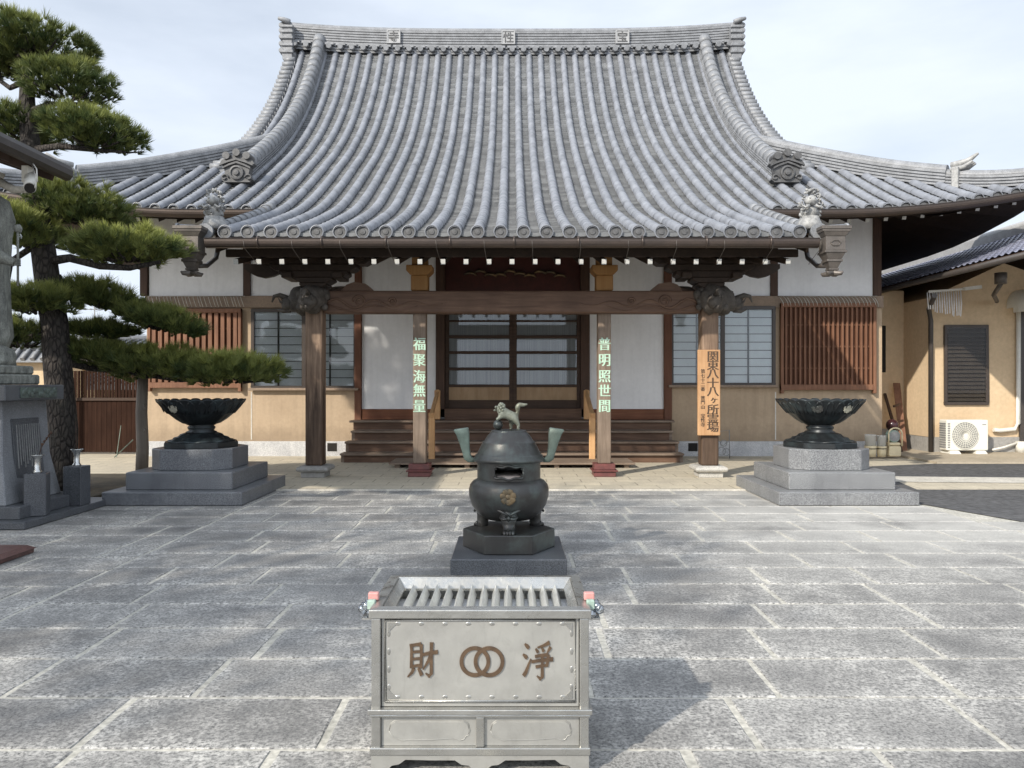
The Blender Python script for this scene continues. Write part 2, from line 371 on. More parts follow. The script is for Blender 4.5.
a = mix(t, k, (0.012,0.009,0.008), (0.055,0.046,0.040)); a = mix(t, ramp(t, noise(t, v, 6, 4), 0.45, 0.75), a, (0.05,0.045,0.038))
t.links.new(a, p.inputs['Base Color']); p.inputs['Roughness'].default_value = 0.9; bump(t, p, k, 0.8, 0.02); M['bark'] = m
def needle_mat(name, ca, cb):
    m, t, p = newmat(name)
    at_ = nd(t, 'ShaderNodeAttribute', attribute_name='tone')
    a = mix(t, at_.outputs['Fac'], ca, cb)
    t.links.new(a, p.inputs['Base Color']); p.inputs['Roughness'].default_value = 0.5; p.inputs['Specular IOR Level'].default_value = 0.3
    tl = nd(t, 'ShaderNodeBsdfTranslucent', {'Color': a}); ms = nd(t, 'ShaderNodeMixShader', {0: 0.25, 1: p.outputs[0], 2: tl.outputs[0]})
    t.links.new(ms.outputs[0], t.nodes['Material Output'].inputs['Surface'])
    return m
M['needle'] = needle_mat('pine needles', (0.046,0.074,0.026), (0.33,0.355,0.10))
M['lichen'] = mat('lichen spotted bronze', (0.10,0.105,0.095), (0.26,0.27,0.24), rough=0.7, scale=14, st=(1,1,0.4), fine=0.4, bmp=0.4)
M['roofmetal'] = mat('dark brown sheet metal', (0.050,0.042,0.038), (0.036,0.031,0.028), rough=0.45, scale=3)
M['ashes'] = mat('pale ash', (0.48,0.42,0.38), (0.38,0.32,0.28), rough=0.9, scale=20)

# paving slabs: granite with pale dusty edges, damp dark fields and a pale field of painted sunlight
m, t, p = newmat('courtyard slab granite')
v = coords(t)
tone = nd(t, 'ShaderNodeAttribute', attribute_name='tone').outputs['Fac']
edge = nd(t, 'ShaderNodeAttribute', attribute_name='edge').outputs['Fac']
sp = noise(t, v, 62, 3, 0.8)
a = mix(t, tone, (0.195,0.192,0.186), (0.32,0.314,0.30))
a = mix(t, ramp(t, sp, 0.38, 0.62), (0.075,0.074,0.072), a)
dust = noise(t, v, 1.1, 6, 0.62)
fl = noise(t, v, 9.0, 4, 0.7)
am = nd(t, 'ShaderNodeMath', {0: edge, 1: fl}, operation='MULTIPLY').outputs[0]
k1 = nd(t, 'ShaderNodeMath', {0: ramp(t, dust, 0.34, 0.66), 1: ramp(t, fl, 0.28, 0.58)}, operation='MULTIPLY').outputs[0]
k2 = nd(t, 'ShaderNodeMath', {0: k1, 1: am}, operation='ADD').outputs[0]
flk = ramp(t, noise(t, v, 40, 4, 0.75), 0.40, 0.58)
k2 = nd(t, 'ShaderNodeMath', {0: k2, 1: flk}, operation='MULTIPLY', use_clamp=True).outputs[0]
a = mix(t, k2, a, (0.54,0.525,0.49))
# sunlight painted as a pale field on the right, far half
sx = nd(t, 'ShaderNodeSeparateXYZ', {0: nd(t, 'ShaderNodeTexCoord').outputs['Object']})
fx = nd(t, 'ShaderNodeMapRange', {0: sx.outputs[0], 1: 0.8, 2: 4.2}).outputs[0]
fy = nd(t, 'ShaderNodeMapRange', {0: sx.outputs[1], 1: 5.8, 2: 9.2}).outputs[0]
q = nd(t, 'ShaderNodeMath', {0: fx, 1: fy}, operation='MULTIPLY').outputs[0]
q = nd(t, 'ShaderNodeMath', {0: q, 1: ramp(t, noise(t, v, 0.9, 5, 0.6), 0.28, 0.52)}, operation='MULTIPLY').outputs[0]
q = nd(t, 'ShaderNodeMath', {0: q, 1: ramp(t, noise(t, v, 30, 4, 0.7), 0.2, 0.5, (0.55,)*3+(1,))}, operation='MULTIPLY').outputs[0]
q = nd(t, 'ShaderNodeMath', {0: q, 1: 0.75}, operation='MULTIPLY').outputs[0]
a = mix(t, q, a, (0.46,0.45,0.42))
damp = ramp(t, noise(t, coords(t, (0.8, 1.3, 1)), 0.75, 5, 0.6), 0.50, 0.66, (1,1,1,1), (0.78,0.78,0.79,1))
a = mix(t, 1.0, a, damp, 'MULTIPLY')
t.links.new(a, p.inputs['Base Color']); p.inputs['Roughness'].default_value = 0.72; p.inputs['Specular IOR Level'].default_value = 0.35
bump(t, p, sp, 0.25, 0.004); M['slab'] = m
M['mortar'] = mat('pale mortar', (0.47,0.45,0.395), (0.34,0.33,0.29), rough=0.9, scale=3, fine=0.3)
M['asph'] = mat('asphalt', (0.085,0.085,0.087), (0.065,0.065,0.067), rough=0.9, scale=1.2, fine=0.45, bmp=0.5, bs=120)
M['ground'] = mat('bare ground', (0.26,0.23,0.185), (0.20,0.18,0.145), rough=0.95, scale=0.6, fine=0.2)
M['soil'] = mat('dark soil bed', (0.055,0.045,0.032), (0.09,0.075,0.05), rough=0.95, scale=7, fine=0.5, bmp=0.8)
M['pathc'] = mat('tan concrete path', (0.43,0.37,0.28), (0.35,0.30,0.225), rough=0.9, scale=1.5, fine=0.12)
M['palec'] = mat('pale concrete strip', (0.55,0.52,0.46), (0.40,0.38,0.33), rough=0.9, scale=3, fine=0.2)
m, t, p = newmat('tan tile paving')
v = coords(t)
bk = nd(t, 'ShaderNodeTexBrick', {'Vector': v, 'Color1': (0.56,0.50,0.38,1), 'Color2': (0.48,0.43,0.33,1), 'Mortar': (0.20,0.175,0.135,1), 'Scale': 1.0,
     'Mortar Size': 0.012, 'Brick Width': 0.60, 'Row Height': 0.40, 'Bias': 0.0}, offset=0.5)
a = mix(t, ramp(t, noise(t, v, 1.3, 5, 0.6), 0.3, 0.7), bk.outputs['Color'], (0.42,0.375,0.295))
a = mix(t, 1.0, a, ramp(t, noise(t, v, 30, 3), 0.3, 0.7, (0.86,)*3+(1,), (1.1,)*3+(1,)), 'MULTIPLY')
t.links.new(a, p.inputs['Base Color']); p.inputs['Roughness'].default_value = 0.85; M['apron'] = m
m, t, p = newmat('blue grey house tile')
v = coords(t)
a = mix(t, ramp(t, noise(t, v, 3, 4), 0.35, 0.7), (0.16,0.17,0.23), (0.23,0.24,0.30))
t.links.new(a, p.inputs['Base Color']); p.inputs['Roughness'].default_value = 0.35; M['htile'] = m

# ------------------------------------------------------------------ ground
g = MB(); g.add([(-400,-120,-0.06),(400,-120,-0.06),(400,900,-0.06),(-400,900,-0.06)], [(0,1,2,3)])
struct(g.build('ground', M['ground']))
g = MB(); g.box(-9.6, 7.6, -5, 12.28, -0.05, -0.006)
struct(g.build('mortar_bed', M['mortar']))
rs = random.Random(3)
g = MB(); tones = []; edges = []
def slab(x0, x1, y0, y1):
    gp = 0.018
    x0 += gp*rs.uniform(0.6,1.5); x1 -= gp*rs.uniform(0.6,1.5); y0 += gp*rs.uniform(0.4,0.8); y1 -= gp*rs.uniform(0.4,0.8)
    tn = min(1, max(0, rs.gauss(0.5, 0.38)))
    def ring(ins, z, n=7):
        a0, a1, b0, b1 = x0+ins, x1-ins, y0+ins, y1-ins; pts = []
        for i in range(n*2): pts.append((a0+(a1-a0)*i/(n*2), b0))
        for i in range(n): pts.append((a1, b0+(b1-b0)*i/n))
        for i in range(n*2): pts.append((a1-(a1-a0)*i/(n*2), b1))
        for i in range(n): pts.append((a0, b1-(b1-b0)*i/n))
        jj = 0.0065 if z == 0 and ins < 0.03 else 0.0
        return [(px+rs.uniform(-jj,jj), py+rs.uniform(-jj,jj), z) for px, py in pts]
    r0 = ring(0.0, -0.0055); r1 = ring(0.007, 0.0); r2 = ring(0.035, 0.0); r3 = ring(min(0.14, (y1-y0)*0.3), 0.0)
    n = len(r0); b = len(g.v); vs = r0+r1+r2+r3
    fs = [(k*n+i, k*n+(i+1) % n, (k+1)*n+(i+1) % n, (k+1)*n+i) for k in range(3) for i in range(n)] + [tuple(range(3*n, 4*n))]
    g.add(vs, fs); tones.extend([tn]*len(vs)); edges.extend([0.75]*n + [0.68]*n + [0.34]*n + [0.0]*n)
y = 3.58 - 0.592*14
rows = []
while y < 12.2:
    rows.append((y, min(y+0.592, 12.26))); y += 0.592
for (a_, b_) in rows:
    x = -3.68
    x1 = -3.68 + rs.uniform(0.35, 1.1)
    xe = 5.75 if a_ > 9.3 else 7.4
    while x < xe - 0.05:
        if xe - x1 < 0.35: x1 = xe
        slab(x, x1, a_, b_); x = x1; x1 = min(x + rs.uniform(0.86, 1.22), xe)
y = -4.6
while y < 12.2:
    y2 = min(y + rs.uniform(0.52, 0.66), 12.26)
    if 12.26 - y2 < 0.25: y2 = 12.26
    x = -9.4; x1 = x + rs.uniform(0.4, 1.2)
    while x < -3.73:
        if -3.68 - x1 < 0.35: x1 = -3.68
        slab(x, x1, y, y2); x = x1; x1 = min(x + rs.uniform(0.8, 1.5), -3.68)
    y = y2
g.tone = tones
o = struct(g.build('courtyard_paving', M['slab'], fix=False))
ea = o.data.attributes.new('edge', 'FLOAT', 'POINT'); ea.data.foreach_set('value', edges)
g = MB(); g.box(-14, 8.95, 12.30, 30, -0.05, 0.015); struct(g.build('temple_apron', M['apron']))
g = MB(); g.box(-5.6, 5.7, 12.262, 12.298, -0.05, 0.022); struct(g.build('apron_kerb', M['palec']))
g = MB(); g.add([(5.78,12.32,0.019),(5.78,10.9,0.004),(6.3,9.47,0.004),(7.45,7.6,0.004),(9,5,0.004),(30,5,0.004),(30,16.4,0.019),(9.4,16.4,0.019),(6.4,15.4,0.019),(5.78,14.2,0.019)], [tuple(range(10))])
struct(g.build('asphalt_drive', M['asph']))
g = MB(); g.add([(6.0,13.3,0.0225),(7.2,13.15,0.0225),(9.2,13.0,0.0225),(30,12.7,0.0225),(30,13.5,0.0225),(9.2,13.8,0.0225),(7.2,13.95,0.0225),(6.0,14.1,0.0225)], [tuple(range(8))])
struct(g.build('sunlit_concrete_strip', M['palec']))  # sunlit concrete painted pale; dark asphalt behind it stands for eave shadow
g = MB(); g.box(8.955, 30, 16.2, 34, -0.05, 0.06); struct(g.build('house_path', M['pathc']), 'structure')
g = MB(); g.lathe(9.62, 11.3, [(0.36,0.0),(0.36,0.008),(0.31,0.010),(0.30,0.006),(0.0,0.006)], 28)
tag(g.build('manhole_cover', M['palec']), 'pale round manhole cover set in the asphalt at the right', 'manhole cover')
g = MB(); g.box(-13, -6.2, 10.95, 14.3, -0.05, 0.035); struct(g.build('planting_bed', M['soil']))

# ------------------------------------------------------------------ temple hall
W = 18.0                                             # depth of the front wall
hall = thing('temple_hall', 'large Buddhist temple hall with a sweeping grey tiled roof, white plaster and tan walls', 'temple', (0, W, 0))
PR = [(12.55,4.17),(14,4.63),(15.8,5.28),(17.8,6.30),(18.9,6.93),(20.5,7.88),(22.14,9.06),(23.6,10.40),(24.8,11.82),(25.5,12.80)]
def _slopes():
    d = [(PR[i+1][1]-PR[i][1])/(PR[i+1][0]-PR[i][0]) for i in range(len(PR)-1)]
    return [d[0]*0.95] + [(d[i]+d[i+1])/2 for i in range(len(d)-1)] + [d[-1]*1.03]
SL = _slopes()
def P(y):
    for i in range(len(PR)-1):
        if y <= PR[i+1][0] or i == len(PR)-2:
            y0, h0 = PR[i]; y1, h1 = PR[i+1]; dx = y1-y0; t = (y-y0)/dx
            return (2*t**3-3*t*t+1)*h0 + (t**3-2*t*t+t)*dx*SL[i] + (-2*t**3+3*t*t)*h1 + (t**3-t*t)*dx*SL[i+1]
HX, EY, GX, RY = 11.2, 15.75, 7.22, 25.4             # eave half width, eave depth, gable half width, ridge depth
def lift(x, y):
    a = max(0, abs(x)-6.3)/(HX-6.3); k = max(0, 1-(y-EY)/4.5)
    return 0.52*a**2*k
def front(x, y): return P(y) + lift(x, y)
def sidez(x, y):
    d = HX-abs(x); a = max(0, (EY+HX-6.3)-y)/(HX-6.3); k = max(0, 1-d/4.5)
    return P(EY+d) + 0.52*a**2*k
PIT = 0.374
rx = [(i+0.5)*PIT for i in range(-30, 30)]           # roll centres
rx = [x for x in rx if abs(x) < HX-0.1]
def y_start(x): return 12.55 if abs(x) < 4.87 else EY
def y_end(x): return RY if abs(x) < GX else EY+(HX-abs(x))
def arc_steps(x, y0, y1, step):
    ys = [y0]; y = y0
    while y < y1-0.01:
        sl = (P(y+0.05)-P(y))/0.05; y = min(y1, y + step/math.sqrt(1+sl*sl)); ys.append(y)
    return ys
rf = MB(); tn = []
rt = random.Random(11)
# pans: saw-toothed courses between neighbouring rolls, sagging slightly in the middle
edges_x = [x for x in rx]
for i in range(len(edges_x)-1):
    xa, xb = edges_x[i], edges_x[i+1]; xm = (xa+xb)/2
    far = xa if abs(xa) > abs(xb) else xb
    y0 = max(y_start(xa), y_start(xb)) if abs(xm) > 4.7 else 12.55
    y1 = y_end(xm)+0.1 if abs(xm) > GX else RY
    ys = arc_steps(xm, y0, y1, 0.15)
    for j in range(len(ys)-1):
        tv = min(1, max(0, rt.gauss(0.45, 0.25)))
        ya, yb = ys[j], ys[j+1]
        vs = []
        for (yy, up) in ((ya, -0.006), (ya, 0.042), (yb, 0.0)):
            for xx, sg in ((xa, 0.0), (xa+PIT*0.25, -0.018), (xm, -0.028), (xb-PIT*0.25, -0.018), (xb, 0.0)):
                vs.append((xx, yy, front(xx, yy)+up+sg-0.02))
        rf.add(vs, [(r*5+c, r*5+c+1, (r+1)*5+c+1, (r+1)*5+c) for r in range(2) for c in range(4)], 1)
        tn += [tv]*15
    # eave lip
    zz = front(xm, y0)
    vs = [(xa, y0, front(xa,y0)+0.0), (xa+PIT*0.25, y0, front(xa,y0)-0.005), (xm, y0, zz-0.012), (xb-PIT*0.25, y0, front(xb,y0)-0.005), (xb, y0, front(xb,y0))]
    lo = [(q[0], y0, q[2]-0.085+0.03*(k in (1,2,3))) for k, q in enumerate(vs)]
    b0 = [(q[0], y0+0.02, q[2]) for q in lo]
    vs = [(q[0], q[1]-0.012, q[2]) for q in vs]; lo = [(q[0], q[1]-0.012, q[2]) for q in lo]
    rf.add(vs+lo, [(k, k+1, k+6, k+5) for k in range(4)], 1); tn += [0.8]*10
# rolls
for x in rx:
    y0, y1 = y_start(x)-0.03, y_end(x)-0.02
    ys = arc_steps(x, y0, y1, 0.30)
    for j in range(len(ys)-1):
        ya, yb = ys[j], ys[j+1]+0.015
        sl = (front(x, yb)-front(x, ya))/max(yb-ya, 1e-4); q = math.sqrt(1+sl*sl)
        tv = min(1, max(0, rt.gauss(0.5, 0.22))); vs = []
        dx_ = rt.uniform(-0.004, 0.004)
        for yy, rr in ((ya, 0.092), (ya+0.03, 0.103), (yb, 0.090)):
            for k in range(9):
                t_ = math.pi*k/8
                vs.append((x+dx_+rr*math.cos(t_), yy-rr*math.sin(t_)*sl/q, front(x, yy)+rr*1.05*math.sin(t_)/q+0.004))
        rf.add(vs, [(r*9+c, r*9+c+1, (r+1)*9+c+1, (r+1)*9+c) for r in range(2) for c in range(8)], 0, True)
        tn += [tv]*27
    # decorated round end tile
    z0 = front(x, y0)+0.015; ye = y0-0.02
    prof = [(0.116, 0.06), (0.116, 0.0), (0.101, -0.002), (0.094, 0.018), (0.05, 0.020), (0.045, 0.008), (0.0, 0.006)]
    vs = []; nn = 16
    for (r_, d_) in prof:
        for k in range(nn):
            t_ = 2*math.pi*k/nn; vs.append((x+r_*math.cos(t_), ye+d_, z0+r_*math.sin(t_)))
    for i in range(len(prof)-1):
        rf.add(vs[i*nn:(i+2)*nn], [(k, nn+k, nn+(k+1) % nn, (k+1) % nn) for k in range(nn)], 0 if i < 2 else 2); tn += [0.5]*(2*nn)
# side slopes and back slope (plain, they face away)
for s in (-1, 1):
    for (ya, yb) in ((EY, EY+3.7), (EY+3.7, 32)):
        n_ = 8; vs = []
        for i in range(n_+1):
            x = HX-(HX-GX)*i/n_
            for yy in (ya, yb):
                yy2 = max(yy, EY+(HX-x)) if yy == ya and ya == EY else yy
                vs.append((s*x, yy2, sidez(x, yy2)))
        rf.add(vs, [(2*i, 2*i+2, 2*i+3, 2*i+1) for i in range(n_)], 1); tn += [0.4]*len(vs)
    y = EY+0.4
    while y < 32:
        xi = max(GX, HX-(y-EY)); ys = [HX-(HX-xi)*i/8 for i in range(9)]
        vs = []
        for xx in ys:
            for k in range(7):
                t_ = math.pi*k/6; vs.append((s*xx, y+0.095*math.cos(t_), sidez(xx, y)+0.1*math.sin(t_)))
        rf.add(vs, [(r*7+c, r*7+c+1, (r+1)*7+c+1, (r+1)*7+c) for r in range(8) for c in range(6)], 0, True); tn += [0.5]*len(vs)
        y += PIT
vs = []
for i in range(13):
    y = RY+(i/12)*(33-RY); yy = RY-(y-RY)
    for x in (-GX, GX): vs.append((x, y, P(yy)))
rf.add(vs, [(2*i, 2*i+1, 2*i+3, 2*i+2) for i in range(12)], 1); tn += [0.4]*len(vs)
rf.tone = tn
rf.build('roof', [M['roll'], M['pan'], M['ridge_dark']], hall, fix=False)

# soffits, rafters
sf = MB()
def sof(x, y):                                       # underside of the main eaves
    return 5.08 + (y-EY)*0.40 + lift(x, EY)*max(0, 1-(y-EY)/3.5)
for (xa, xb) in ((-HX+0.1, -4.8), (4.8, HX-0.1)):
    n_ = 12; vs = []
    for i in range(n_+1):
        x = xa+(xb-xa)*i/n_
        vs += [(x, EY+0.06, sof(x, EY)+0.10), (x, EY+0.06, sof(x, EY)-0.0), (x, 18.4, sof(x, 18.4)+0.02)]
    sf.add(vs, [(3*i, 3*i+3, 3*i+4, 3*i+1) for i in range(n_)] + [(3*i+1, 3*i+4, 3*i+5, 3*i+2) for i in range(n_)])
    sg = -1 if xa < 0 else 1
    vs = []
    for i in range(13):                              # side eaves run back along the flank
        y = EY+0.06+(30-EY)*i/12; d = max(0, (EY+HX-6.3)-y)/(HX-6.3)
        vs += [(sg*(HX-0.1), y, 5.10+0.52*d*d), (sg*8.6, y, min(6.0, 5.10+(y-EY)*0.40))]
    sf.add(vs, [(2*i, 2*i+2, 2*i+3, 2*i+1) for i in range(12)])
sf.box(-4.86, 4.86, 12.66, 12.70, 3.95, 4.14)
sf.add([(-4.86,12.66,3.98),(4.86,12.66,3.98),(4.86,18.2,5.30),(-4.86,18.2,5.30)], [(0,1,2,3)])
for s in (-1, 1):                                    # porch flank boards under the verge
    vs = []
    for i in range(9):
        y = 12.60+(16.6-12.60)*i/8
        vs += [(s*4.86, y, P(y)-0.02), (s*4.86, y, P(y)-0.34)]
    sf.add(vs, [(2*i, 2*i+1, 2*i+3, 2*i+2) for i in range(8)])
sf.build('soffit', M['dark'], hall, fix=False)
r0 = None
for i in range(25):
    x = -4.62+i*0.385
    if r0 is None:
        r0 = MB().bar((x, 12.86, 3.745), (x, 17.9, 4.98), 0.078, 0.088, 0, 1).build('rafter', [M['dark'], M['endwhite']], hall)
    else: dup_part(r0, dx=i*0.385)
MB().box(-4.84, 4.84, 13.0, 13.06, 3.85, 3.98).build('eave_board', M['dark'], hall)
m0 = None
for s in (-1, 1):
    for i in range(16):
        x = 5.15+i*0.385; k = sof(x, EY)
        a = (s*x, EY+0.38, k-0.02+0.06); b = (s*x, 18.3, sof(x, 18.3)-0.06)
        MB().bar(a, b, 0.085, 0.10, 0, 1).build('rafter', [M['dark'], M['endwhite']], hall)

# ridges ------------------------------------------------
def ridge_sweep(mb, pts, wd, ht, courses, m=0, cap=True, hs=None):
    """stacked thin courses with a round cap following a list of base points; the section is taken across the run"""
    pts = [Vector(q) for q in pts]; fr = []
    for i, p_ in enumerate(pts):
        d = (pts[min(i+1, len(pts)-1)]-pts[max(i-1, 0)]); d.z = 0; d.normalize()
        fr.append(Vector((-d.y, d.x, 0)))
    prof = []
    for c in range(courses):
        z0 = ht*c/courses; z1 = ht*(c+1)/courses; w0 = wd/2*(1.0-0.18*c/courses)
        prof += [(w0, z0), (w0, z1-0.030), (w0-0.040, z1-0.026), (w0-0.040, z1)]
    if cap:
        r_ = wd/2*0.62
        prof += [(r_+0.02, ht)] + [(r_*math.cos(a_), ht+r_*math.sin(a_)) for a_ in [i*math.pi/2/5 for i in range(6)]]
    prof = prof + [(-x_, z_) for x_, z_ in prof[::-1]]
    n_ = len(prof); vs = []
    for k_, (p_, s_) in enumerate(zip(pts, fr)):
        for (x_, z_) in prof: vs.append(p_+s_*x_+Vector((0,0,z_*(hs[k_] if hs else 1))))
    mb.add(vs, [(i*n_+k, i*n_+k+1, (i+1)*n_+k+1, (i+1)*n_+k) for i in range(len(pts)-1) for k in range(n_-1)], m)
    mb.add(vs[:n_], [tuple(range(n_))[::-1]], m); mb.add(vs[-n_:], [tuple(range(n_))], m)
mr = MB()
rise = lambda x: 0.20*(abs(x)/7.2)**3.2
ridge_sweep(mr, [(-7.3+14.6*i/32, RY+0.1, 12.52+rise(-7.3+14.6*i/32)) for i in range(33)], 0.50, 0.80, 9)
for i in range(39):                                  # row of small round tiles under the ridge
    x = -7.1+i*PIT
    mr.tube([(x, RY-0.36, 12.62+rise(x)), (x, RY-0.1, 12.66+rise(x))], 0.085, 10, 0)
    mr.box(x-0.16, x-0.02+0.16, RY-0.25, RY-0.12, 12.70+rise(x), 12.77+rise(x))
ridge = mr.build('main_ridge', M['ridge'], hall)
def emblem(x, ch):
    z = 13.06+rise(x); e = MB(); e.box(x-0.22, x+0.22, RY-0.20, RY-0.12, z-0.22, z+0.22, 0)
    for a_, b_, c_, d_ in ((x-0.22,x+0.22,z+0.19,z+0.22),(x-0.22,x+0.22,z-0.22,z-0.19),(x-0.22,x-0.19,z-0.19,z+0.19),(x+0.19,x+0.22,z-0.19,z+0.19)):
        e.box(a_, b_, RY-0.222, RY-0.2005, c_, d_, 0)
    e.text(ch, 0.36, (x, RY-0.206, z), 1, 0.02, 0.004)
    e.build('ridge_emblem', [M['plate'], M['ridge_dark']], ridge)
emblem(-3.88, '寺'); emblem(-0.12, '性'); emblem(3.62, '宝')
def ridge_end(s):
    e = MB(); x = s*7.30
    e.poly([(x-s*0.16,12.25),(x+s*0.16,12.25),(x+s*0.20,12.65),(x+s*0.14,13.0),(x+s*0.24,13.1),(x+s*0.18,13.25),(x+s*0.24,13.40),(x+s*0.18,13.50),(x+s*0.04,13.46),(x-s*0.12,13.48),(x-s*0.16,13.4)], RY-0.42, RY+0.4)
    for i, (dz, w_) in enumerate(((12.5,.30),(12.72,.27),(12.95,.25),(13.15,.25),(13.32,.28))):
        e.box(x-0.17-w_*0.1, x+0.17+w_*0.1, RY-0.47, RY-0.36, dz-0.05, dz+0.05)
        e.tube([(x+s*0.20, RY-0.44, dz+0.05), (x+s*0.20, RY+0.42, dz+0.05)], 0.085, 10)
    e.tube([(x-s*0.1, RY-0.45, 13.44), (x+s*0.1, RY-0.5, 13.50), (x+s*0.28, RY-0.5, 13.55)], [0.09,0.08,0.05], 10)
    e.build('ridge_end_tile', M['ridge'], ridge, bevel=0.02)
ridge_end(-1); ridge_end(1)
def oni(mb, x, y, z, w_, h_, m=0):
    """flared ridge-end tile with layered brow and a round boss, facing the courtyard"""
    a = [(-.42,0),(.42,0),(.52,.10),(.40,.30),(.44,.55),(.58,.66),(.50,.80),(.30,.86),(.12,.97),(-.12,.97),(-.30,.86),(-.50,.80),(-.58,.66),(-.44,.55),(-.40,.30),(-.52,.10)]
    mb.poly([(x+p_[0]*w_, z+p_[1]*h_) for p_ in a], y, y+0.22, m)
    for k, sc in ((0.0, 1.0), (0.10, 0.84)):
        br = [(-.56*sc,.62-k),(-.3*sc,.74-k),(0,.84-k),(.3*sc,.74-k),(.56*sc,.62-k),(.56*sc,.56-k),(.3*sc,.67-k),(0,.76-k),(-.3*sc,.67-k),(-.56*sc,.56-k)]
        mb.poly([(x+p_[0]*w_, z+p_[1]*h_) for p_ in br], y-0.07+k*0.2, y-0.002, m)
    nn = 18; prof = [(.24,0.0),(.24,-.05),(.18,-.06),(.17,-.03),(.10,-.03),(.09,-.07),(0,-.075)]; vs = []
    for r_, d_ in prof:
        for q_ in range(nn):
            t_ = 2*math.pi*q_/nn; vs.append((x+r_*w_*math.cos(t_), y+d_, z+h_*0.33+r_*w_*math.sin(t_)))
    mb.add(vs, [(i*nn+q_, (i+1)*nn+q_, (i+1)*nn+(q_+1) % nn, i*nn+(q_+1) % nn) for i in range(len(prof)-1) for q_ in range(nn)], m)
    for s in (-1, 1):
        pts = [(x+s*w_*(0.40-0.13*math.cos(t_)*(1-t_/9)), y-0.02, z+h_*(0.16+0.12*math.sin(t_)*(1-t_/9))) for t_ in [i*0.7 for i in range(10)]]
        mb.tube(pts, 0.022, 6, m)
    for dx in (-.34, 0, .34): mb.tube([(x+dx*w_, y-0.06, z+h_*(0.93 if dx else 1.04)), (x+dx*w_, y+0.3, z+h_*(0.93 if dx else 1.04))], w_*0.13, 10, m)
KX = 6.33
for s in (-1, 1):
    d = MB(); pts = []
    for i in range(30):
        y = 17.75+(RY-0.1-17.75)*i/29; pts.append((s*KX, y, P(y)-0.02))
    ridge_sweep(d, pts, 0.46, 0.36, 6)
    ys = arc_steps(KX, 17.75, RY-0.1, 0.32)          # cap tiles along the top
    for j in range(len(ys)-1):
        q_ = max(0, (ys[j]-24.2)/1.2)**2*0.22; q2 = max(0, (ys[j+1]-24.2)/1.2)**2*0.22
        d.tube([(s*KX, ys[j], P(ys[j])+0.36+q_), (s*KX, ys[j+1]+0.02, P(ys[j+1]+0.02)+0.36+q2)], [0.195,0.187], 14)
    dr = d.build('descending_ridge', [M['ridge'], M['ridge']], hall)
    e = MB(); oni(e, s*(KX-0.06), 17.52, 6.30, 0.68, 0.64)
    e.build('ridge_end_tile', M['ridge_dark'], dr, bevel=0.012)
    # verge of the gable: short cross tiles stepping down the edge
    v_ = MB(); ys = arc_steps(GX, EY+3.2, RY-0.2, 0.26)
    for y in ys:
        v_.tube([(s*(GX-0.16), y, P(y)+0.10), (s*(GX+0.20), y, P(y)+0.075)], [0.09, 0.105], 12)
        v_.box(s*GX-0.18, s*GX+0.16, y-0.05, y+0.12, P(y)-0.10, P(y)+0.06)
    v_.build('gable_verge', M['ridge'], hall)
    gw = MB(); gw.add([(s*6.9, EY+5.2, 7.9), (s*6.9, RY, 12.2), (s*6.9, 2*RY-EY-5.2, 7.9)], [(0,1,2)])
    gw.build('gable_wall', M['darkz'], hall, fix=False)
    # hip ridge: upper stretch, then a lower stretch on to the corner
    def hp(tt): return Vector((s*(HX-tt), EY+tt, P(EY+tt)+lift(HX-tt, EY+tt)))
    h = MB(); n_ = 18
    ridge_sweep(h, [hp(1.45+(4.75-1.45)*i/n_)+Vector((0,0,-0.05)) for i in range(n_+1)], 0.46, 0.36, 5, hs=[1.0+0.12*(i/n_) for i in range(n_+1)])
    ridge_sweep(h, [hp(-0.12+(1.75+0.12)*i/8)+Vector((0,0,-0.05+0.10*(1-i/8)**2)) for i in range(9)], 0.42, 0.27, 4)
    hr = h.build('hip_ridge', M['ridge'], hall)
    for tt, sc in ((1.32, 1.0), (-0.25, 0.8)):
        e = MB(); q = hp(tt); dv = Vector((s*1.0, -1.0, 0)).normalized(); sv = Vector((dv.y, -dv.x, 0))
        for dx in (-0.12, 0.0, 0.12):
            e.tube([q+sv*dx*sc+Vector((0,0,0.34*sc))-dv*0.1, q+sv*dx*sc+dv*0.16+Vector((0,0,0.36*sc)), q+sv*dx*sc+dv*0.34+Vector((0,0,0.46*sc))], [0.06*sc,0.055*sc,0.03*sc], 8)
        e.tube([q-dv*0.12+Vector((0,0,0.46*sc)), q+dv*0.20+Vector((0,0,0.50*sc)), q+dv*0.42+Vector((0,0,0.64*sc))], [0.09*sc,0.075*sc,0.03*sc], 8)
        a_, b_ = q-sv*0.26*sc+dv*0.02, q+sv*0.26*sc+dv*0.02
        e.bar(a_+Vector((0,0,0.13*sc)), b_+Vector((0,0,0.13*sc)), 0.14, 0.48*sc)
        e.ball(q+dv*0.12+Vector((0,0,0.12*sc)), (0.12,0.12,0.13), 10, 7)
        e.build('ridge_end_tile', M['statue_tile'], hr, bevel=0.02)
    # verge roll and lion tile at the porch corner
    pv = MB(); ys = arc_steps(4.9, 12.5, 15.9, 0.30)
    for j in range(len(ys)-1):
        pv.tube([(s*4.98, ys[j], P(ys[j])+0.03), (s*4.98, ys[j+1]+0.02, P(ys[j+1])+0.03)], [0.112, 0.10], 12)
    pv.tube([(s*4.98, 12.45, P(12.5)+0.02), (s*4.98, 12.52, P(12.5)+0.02)], 0.135, 16)
    pv.tube([(s*5.0, 12.75, P(12.75)-0.01), (s*5.5, 12.72, P(12.75)+0.03)], [0.10, 0.085], 12)
    pv.tube([(s*5.5, 12.71, P(12.75)+0.03), (s*5.54, 12.71, P(12.75)+0.03)], 0.10, 12)
    pv.build('porch_verge', M['ridge'], hall)
